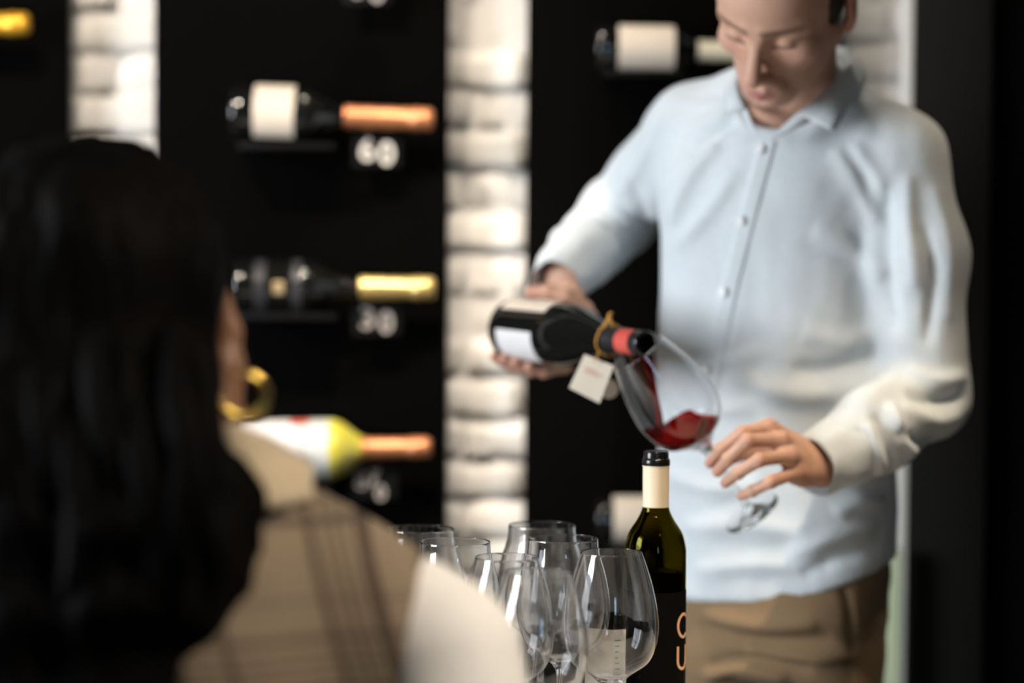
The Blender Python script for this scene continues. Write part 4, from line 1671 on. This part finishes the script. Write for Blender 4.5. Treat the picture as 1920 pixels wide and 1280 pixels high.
# ---- hands
def hand(box_lo, box_hi, wrist, forearm, knuckles, fingers, thumb, palm_n, h=0.0015, rw=.026, fat=1.0, extra=()):
    """knuckles: 4 points; fingers: list of joint chains starting at the knuckles; palm_n: unit vector out of the back of the hand"""
    f = Field(box_lo, box_hi, h)
    f.cone(forearm, wrist, rw + .008, rw, 0.02)
    wv = np.array(wrist)
    across = np.array(knuckles[3]) - np.array(knuckles[0])
    across /= np.linalg.norm(across)
    for i, kq in enumerate(knuckles):
        w0 = wv + across * (i - 1.5) * 0.011
        f.cone(w0, np.array(kq) - palm_n * .002, .0165, .0105 * fat, 0.012)
        mid = (w0 + np.array(kq)) / 2
        f.cone(mid - palm_n * .012, np.array(kq) - palm_n * .010, .012, .009, 0.012)
    for c_, r_ in extra:
        f.ell(c_, (r_, r_, r_), 0.012)
    G = Field(box_lo, box_hi, h)
    radii = [[.0100, .0090, .0082, .0070], [.0100, .0092, .0084, .0072], [.0096, .0087, .0079, .0068], [.0088, .0078, .0070, .0060]]
    for ch, rr in zip(fingers, radii):
        H_ = Field(box_lo, box_hi, h)
        H_.chain(ch, [q * fat for q in rr[:len(ch)]], 0.003)
        # knuckle swellings
        for j_ in range(1, len(ch) - 1):
            q = rr[j_] * fat * 1.06
            H_.ell(ch[j_], (q, q, q), 0.003)
        G.F = np.minimum(G.F, H_.F)
    H_ = Field(box_lo, box_hi, h)
    H_.chain(thumb, [.0155, .0118, .0105, .0082][:len(thumb)], 0.004)
    G.F = np.minimum(G.F, H_.F)
    f.F = smin(f.F, G.F, 0.006)
    return f.mesh(1)


def hand_tint(V, tips, knucks):
    T = np.tile(SK * arr(1.0, .98, .96), (len(V), 1))
    for p in tips:
        dd = np.linalg.norm(V - p, axis=1)
        T = blend(T, np.exp(-(dd / .014) ** 2) * .45, (.62, .28, .23))
    for p in knucks:
        dd = np.linalg.norm(V - p, axis=1)
        T = blend(T, np.exp(-(dd / .010) ** 2) * .35, (.60, .28, .20))
    return T


# hand on the glass stem (picture right)
D0 = 3.075
kn = [P(1444, 800, 3.065), P(1468, 823, 3.045), P(1484, 853, 3.04), P(1496, 884, 3.048)]
fi = [
    [kn[0], P(1392, 812, 3.050), P(1352, 842, 3.062), P(1331, 868, 3.078)],
    [kn[1], P(1402, 826, 3.030), P(1366, 860, 3.042), P(1345, 884, 3.060)],
    [kn[2], P(1424, 862, 3.018), P(1384, 886, 3.034), P(1360, 905, 3.054)],
    [kn[3], P(1446, 903, 3.022), P(1411, 920, 3.036), P(1390, 929, 3.050)],
]
th = [P(1490, 850, 3.10), P(1425, 842, 3.125), P(1378, 852, 3.128), P(1348, 868, 3.118)]
wri = P(1527, 868, 3.094)
fa = P(1600, 836, 3.14)
pn = np.cross(kn[3] - kn[0], (kn[1] + kn[2]) / 2 - wri)
pn /= np.linalg.norm(pn)
if pn[1] > 0:
    pn = -pn
lo = np.min(np.array([p for c in fi for p in c] + th + [wri, fa]), 0) - .03
hi = np.max(np.array([p for c in fi for p in c] + th + [wri, fa]), 0) + .03
V, Q = hand(lo, hi, wri, fa, kn, fi, th, pn, fat=1.0)
tips = [c[-1] for c in fi] + [th[-1]]
add_body(V, Q, hand_tint(V, tips, kn + [c[1] for c in fi]))
nail_src = [(c[-1], c[-2], pn) for c in fi]

# hand round the poured bottle (picture left): palm behind, thumb over the top, fingers under
ax = Rm[:, 2]


def bot_pt(z, ang, r_):
    """point round the poured bottle: ang 0 = towards camera, 90 = up"""
    up = arr(0, 0, 1) - ax * ax[2]
    up /= np.linalg.norm(up)
    toc = arr(0, -1, 0) - ax * (-ax[1])
    toc -= up * (toc @ up)
    toc /= np.linalg.norm(toc)
    a = math.radians(ang)
    return ob + ax * z + (toc * math.cos(a) + up * math.sin(a)) * r_


fr = rb + .0100
kn2 = [bot_pt(.088, 208, rb + .014), bot_pt(.066, 210, rb + .014), bot_pt(.044, 210, rb + .013), bot_pt(.024, 208, rb + .012)]
fi2 = []
for i, (z0, z1, a1, a2, a3) in enumerate([(.088, .082, 238, 272, 298), (.066, .058, 240, 278, 308), (.044, .034, 242, 282, 314), (.024, .008, 240, 282, 316)]):
    zz_ = [z0, z0 * .7 + z1 * .3, z0 * .3 + z1 * .7, z1]
    fi2.append([kn2[i], bot_pt(zz_[1], a1, fr + .002), bot_pt(zz_[2], a2, fr), bot_pt(zz_[3], a3, fr - .001)])
th2 = [bot_pt(.085, 152, rb + .022), bot_pt(.078, 126, rb + .018), bot_pt(.062, 106, rb + .0135), bot_pt(.046, 88, rb + .0105)]
wri2 = P(1060, 514, 3.432)
fa2 = P(1098, 474, 3.50)
pn2 = (kn2[1] - bot_pt(.066, 0, 0))
pn2 -= ax * (pn2 @ ax)
pn2 /= np.linalg.norm(pn2)
allp = np.array([p for c in fi2 for p in c] + th2 + [wri2, fa2])
V, Q = hand(allp.min(0) - .035, allp.max(0) + .035, wri2, fa2, kn2, fi2, th2, pn2, rw=.030, extra=[(bot_pt(.095, 165, rb + .020), .016)])
add_body(V, Q, hand_tint(V, [c[-1] for c in fi2] + [th2[-1]], [c[1] for c in fi2]))

# torso, arms and legs inside the clothes
f = Field(arr(P(980, 640, 3.4)[0], 3.0, 0.06), arr(P(1830, 640, 3.2)[0], 3.72, P(1480, 130, 3.35)[2]), 0.008)
rows_b = torso_rows(tspec[1:], 3.35, 0.64, 0.016)
f.op(arr(.15, 3.1, .6), arr(.6, 3.6, 1.6), loft_fn(rows_b, Ryaw), 0.0)
f.cone(nkb - arr(0, 0, .035), shL - arr(0, 0, .012), .04, .036, .03)
f.cone(nkb - arr(0, 0, .035), shR - arr(0, 0, .012), .04, .038, .03)
f.chain([shL, elL, wri2], [.046, .038, .026], .02)
f.chain([shR, elR, wri], [.048, .040, .026], .02)
for s in (1, -1):
    h0 = hipc + bax * (0.056 if s > 0 else 0.075) * s + arr(0, 0, -.03)
    knn = h0 + bax * 0.012 * s + arr(-.015 * s, -.01, -.33)
    f.chain([h0, knn, arr(knn[0], knn[1] + .03, .10)], [.062, .052, .036], .02)
V, Q = f.mesh(1)
add_body(V, Q)
bV, bQ, bT = np.concatenate(BV), np.concatenate(BQ), np.concatenate(BT)
body = part('body', bV, bQ, M['skin'], man)
set_tint(body.data, bT)
M['nail'] = mat('fingernail', (0.70, 0.42, 0.36), 0.3, 0.5, var=(60, (0.72, 0.46, 0.4)))
for tip, prev, nv in nail_src:
    dv = tip - prev
    dv /= np.linalg.norm(dv)
    up_ = nv - dv * (nv @ dv)
    up_ /= np.linalg.norm(up_)
    sd = np.cross(up_, dv)
    V, F = [], []
    for j in range(7):
        for i in range(7):
            u, v = (i - 3) / 3 * .0044, (j - 3) / 3 * .0058
            sgn = math.sqrt(max(0, 1 - (abs(u) / .0062) ** 2)) * .0074
            V.append(tip + dv * (v + .0005) + sd * u * (1 - .25 * (j == 0) - .35 * (j == 6)) + up_ * (sgn + .0002 - .0006 * (v / .0058) ** 2))
    F = [(j * 7 + i, j * 7 + i + 1, (j + 1) * 7 + i + 1, (j + 1) * 7 + i) for j in range(6) for i in range(6)]
    part('fingernail', V, F, M['nail'], man)

# ================================================================== WOMAN
DW = 2.08
wm = thing('person', 'woman with long dark hair and a plaid jacket seen from behind', 'person', arr(P(380, 1000, DW)[0], DW, 0.48))
# head
RW = head_xf(math.radians(-147), math.radians(4), math.radians(3))
OW = P(205, 555, DW)
f = Field((-.13, -.15, -.26), (.13, .17, .14), 0.003)
head_sdf(f)
nbw = RW.T @ (P(250, 930, DW + .03) - OW)
f.cone((0, .028, -.055), nbw, .050, .056, 0.022)
V, Q = f.mesh(1)
WB = [((V) @ RW.T + OW, Q)]
# body inside the clothes, seated
f = Field(arr(P(380, 900, DW)[0] - .30, 1.80, 0.42), arr(P(380, 900, DW)[0] + .30, 2.62, P(300, 860, DW)[2]), 0.010)
bc = P(380, 1300, DW)
sp0 = arr(bc[0], DW + .02, 0)
f.cone(sp0 + arr(0, 0, .60), sp0 + arr(0, .0, .98), .12, .12, .05)
f.cone(sp0 + arr(-.10, 0, 1.00), sp0 + arr(.14, -.02, 1.00), .06, .06, .05)
for s in (-1, 1):
    f.chain([sp0 + arr(.09 * s, .02, .555), sp0 + arr(.11 * s, .24, .54)], [.09, .075], .03)
V, Q = f.mesh(1)
WB.append((V, Q + len(WB[0][0])))
wb = part('body', np.concatenate([q[0] for q in WB]), np.concatenate([q[1] for q in WB]), M['skin'], wm)
set_tint(wb.data, np.tile(arr(.45, .24, .15), (len(wb.data.vertices), 1)))

# hair: long, wavy, falling over the back
lo, hi = P(-330, 1420, DW - .28), P(560, 215, DW + .25)
lo, hi = np.minimum(lo, hi), np.maximum(lo, hi)
f = Field(arr(lo[0], DW - .24, lo[2]), arr(hi[0], DW + .20, hi[2]), 0.005)
k = mpx(DW)
f.ell(P(150, 490, DW + .0), (.118, .125, .107), 0.0)
f.ell(P(205, 500, DW - .01), (.095, .115, .095), 0.02)
f.cone(P(180, 560, DW - .03), P(205, 800, DW - .06), .096, .080, 0.04)
f.cone(P(90, 560, DW - .04), P(60, 900, DW - .07), .10, .11, 0.04)
f.cone(P(60, 900, DW - .08), P(40, 1330, DW - .12), .115, .11, 0.05)
f.cone(P(205, 800, DW - .07), P(255, 1020, DW - .11), .080, .090, 0.04)
f.cone(P(255, 1020, DW - .11), P(190, 1250, DW - .13), .094, .08, 0.04)
f.cone(P(330, 900, DW - .10), P(375, 1050, DW - .12), .045, .042, 0.03)
f.cone(P(375, 1050, DW - .12), P(310, 1190, DW - .13), .042, .035, 0.03)
V, Q = f.mesh(2)
N = vnormals(V, Q)
wav = np.sin(V[:, 2] * 62 + vnoise(V * arr(14, 14, 6)) * 3.2) * np.clip((OW[2] - .03 - V[:, 2]) / .15, 0, 1)
V = V + N * (wav * .006 + vnoise(V * arr(90, 90, 14)) * .004 + vnoise(V * arr(28, 28, 9)) * .007)[:, None]
hair = part('hair', V, Q, M['hair'], wm)
# loose locks along the lower outline
for i in range(26):
    t = i / 25
    x0 = 60 + 290 * random.random()
    y0 = 560 + 250 * random.random()
    dd = DW - .11 - random.random() * .05
    x1 = min(x0 + random.uniform(-40, 50), 390)
    pts = [P(x0, y0, dd + .03), P((x0 + x1) / 2 + random.uniform(-20, 25), y0 + 160, dd - .03), P(x1 + random.uniform(-15, 25), y0 + 320, dd - .05), P(x1 + random.uniform(-30, 15), y0 + 430, dd - .05)]
    sp_ = spline(pts, 8)
    rr = [.004 + .010 * math.sin(math.pi * min(1, .12 + j / len(sp_) * .88)) for j in range(len(sp_))]
    V, F = tube(sp_, rr, 8)
    part('lock', V, F, M['hair'], hair)

# earring: thick open gold hoop hanging by the jaw
ce = P(455, 741, DW - .08)
ring = []
for a in np.linspace(math.radians(-165), math.radians(115), 40):
    ring.append(ce + arr(.0178 * math.cos(a), .006 * math.cos(a), .0178 * math.sin(a)))
V, F = tube(ring, [.0020 + .0026 * math.sin(math.pi * i / 39) for i in range(40)], 14)
er = part('hoop_earring', V, F, M['gold_metal'], None)
tag(er, 'thick gold hoop earring hanging at the jaw of the dark haired woman', 'earring')
# jaw / neck edge and ear lobe that show beside the hair
lo_ = np.minimum(P(380, 830, DW - .06), P(480, 540, DW + .08)) - .02
hi_ = np.maximum(P(380, 830, DW - .06), P(480, 540, DW + .08)) + .02
f = Field(lo_, hi_, 0.003)
f.chain([P(416, 545, DW + .05), P(430, 620, DW + .05), P(428, 690, DW + .045), P(405, 790, DW + .04)], [.007, .010, .011, .020], .01)
f.cone(P(405, 690, DW + .045), P(385, 800, DW + .04), .018, .026, .02)
V, Q = f.mesh(1)
me0 = wb.data
# merge into the body mesh
V0 = np.empty(len(me0.vertices) * 3)
me0.vertices.foreach_get('co', V0)
V0 = V0.reshape(-1, 3)
Q0 = np.array([tuple(p.vertices) for p in me0.polygons])
nv = np.concatenate([V0 + wloc(wm), V])
nq = np.concatenate([Q0, Q + len(V0)])
bpy.data.objects.remove(wb)
wb = part('body', nv, nq, M['skin'], wm)
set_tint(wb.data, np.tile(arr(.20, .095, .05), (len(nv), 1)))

# jacket: plaid back, cream sleeve, cream collar
lo = arr(P(-260, 900, 2.1)[0], 1.80, 0.60)
hi = arr(P(1010, 900, 2.1)[0], 2.30, P(400, 840, 2.08)[2])
f = Field(lo, hi, 0.005)
f.cone(P(430, 985, 2.08), P(690, 1138, 2.03), .052, .056, 0.03)
f.cone(P(300, 960, 2.10), P(-60, 1120, 2.08), .052, .062, 0.03)
f.ell(P(360, 1330, 2.06), (.235, .125, .19), 0.05)
f.cone(P(360, 1300, 2.06), P(350, 1800, 2.06), .16, .15, 0.06)
f.cone(P(735, 1225, 2.03), P(815, 1500, 2.02), .060, .066, 0.04)
V, Q = f.mesh(2)
N = vnormals(V, Q)
V = V + N * (vnoise(V * arr(10, 10, 10)) * .005 + vnoise(V * arr(25, 25, 25)) * .002)[:, None]
jk = part('jacket', V, Q, M['plaid'], wm)


def weave(me, V, x0, z0):
    u = (V[:, 0] - x0) + 0.30 * (V[:, 2] - z0)
    v = (V[:, 2] - z0) - 0.02 * (V[:, 0] - x0)
    at = me.attributes.new('weave', 'FLOAT_VECTOR', 'POINT')
    at.data.foreach_set('vector', np.stack([u + 5.1, v + 5.2, 0 * u], axis=1).astype(np.float32).ravel())


org = P(560, 1000, 2.0)
weave(jk.data, V, org[0], org[2])
f = Field(arr(P(640, 900, 2.0)[0], 1.78, .62), arr(P(1060, 900, 2.0)[0], 2.28, P(700, 960, 2.0)[2]), 0.0045)
f.chain([P(768, 1158, 2.03), P(838, 1232, 2.015), P(856, 1350, 2.0), P(838, 1700, 2.0)], [.053, .057, .054, .050], 0.03)
V, Q = f.mesh(2)
N = vnormals(V, Q)
V = V + N * (vnoise(V * arr(16, 16, 8)) * .004)[:, None]
part('sleeve', V, Q, M['pale_cloth'], jk)
top = spline([P(395, 802, 2.10), P(440, 800, 2.06), P(500, 822, 2.05), P(586, 872, 2.07)], 6)
bot = spline([P(400, 965, 2.02), P(450, 960, 1.985), P(520, 950, 1.985), P(584, 938, 2.02)], 6)
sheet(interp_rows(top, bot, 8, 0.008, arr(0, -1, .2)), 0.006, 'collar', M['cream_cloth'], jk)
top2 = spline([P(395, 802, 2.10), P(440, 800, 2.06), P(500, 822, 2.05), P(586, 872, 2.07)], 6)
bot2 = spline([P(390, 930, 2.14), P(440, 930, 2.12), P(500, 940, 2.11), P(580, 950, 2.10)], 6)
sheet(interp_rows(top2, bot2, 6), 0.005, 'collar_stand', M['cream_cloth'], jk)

# stool she sits on (below the picture)
sl_ = thing('stool', 'dark round stool under the woman, below the picture', 'stool', arr(bc[0], DW + .02, 0))
V, F = lathe([(0, .42), (.17, .42), (.18, .43), (.18, .45), (.17, .46), (0, .46)], 32)
part('seat', V + arr(bc[0], DW + .02, 0), F, M['metal'], sl_, angle=40)
for i in range(4):
    a = math.pi / 4 + i * math.pi / 2
    V, F = tube([arr(bc[0] + .13 * math.cos(a), DW + .02 + .13 * math.sin(a), .42), arr(bc[0] + .17 * math.cos(a), DW + .02 + .17 * math.sin(a), 0)], .012, 10)
    part('leg', V, F, M['metal'], sl_)
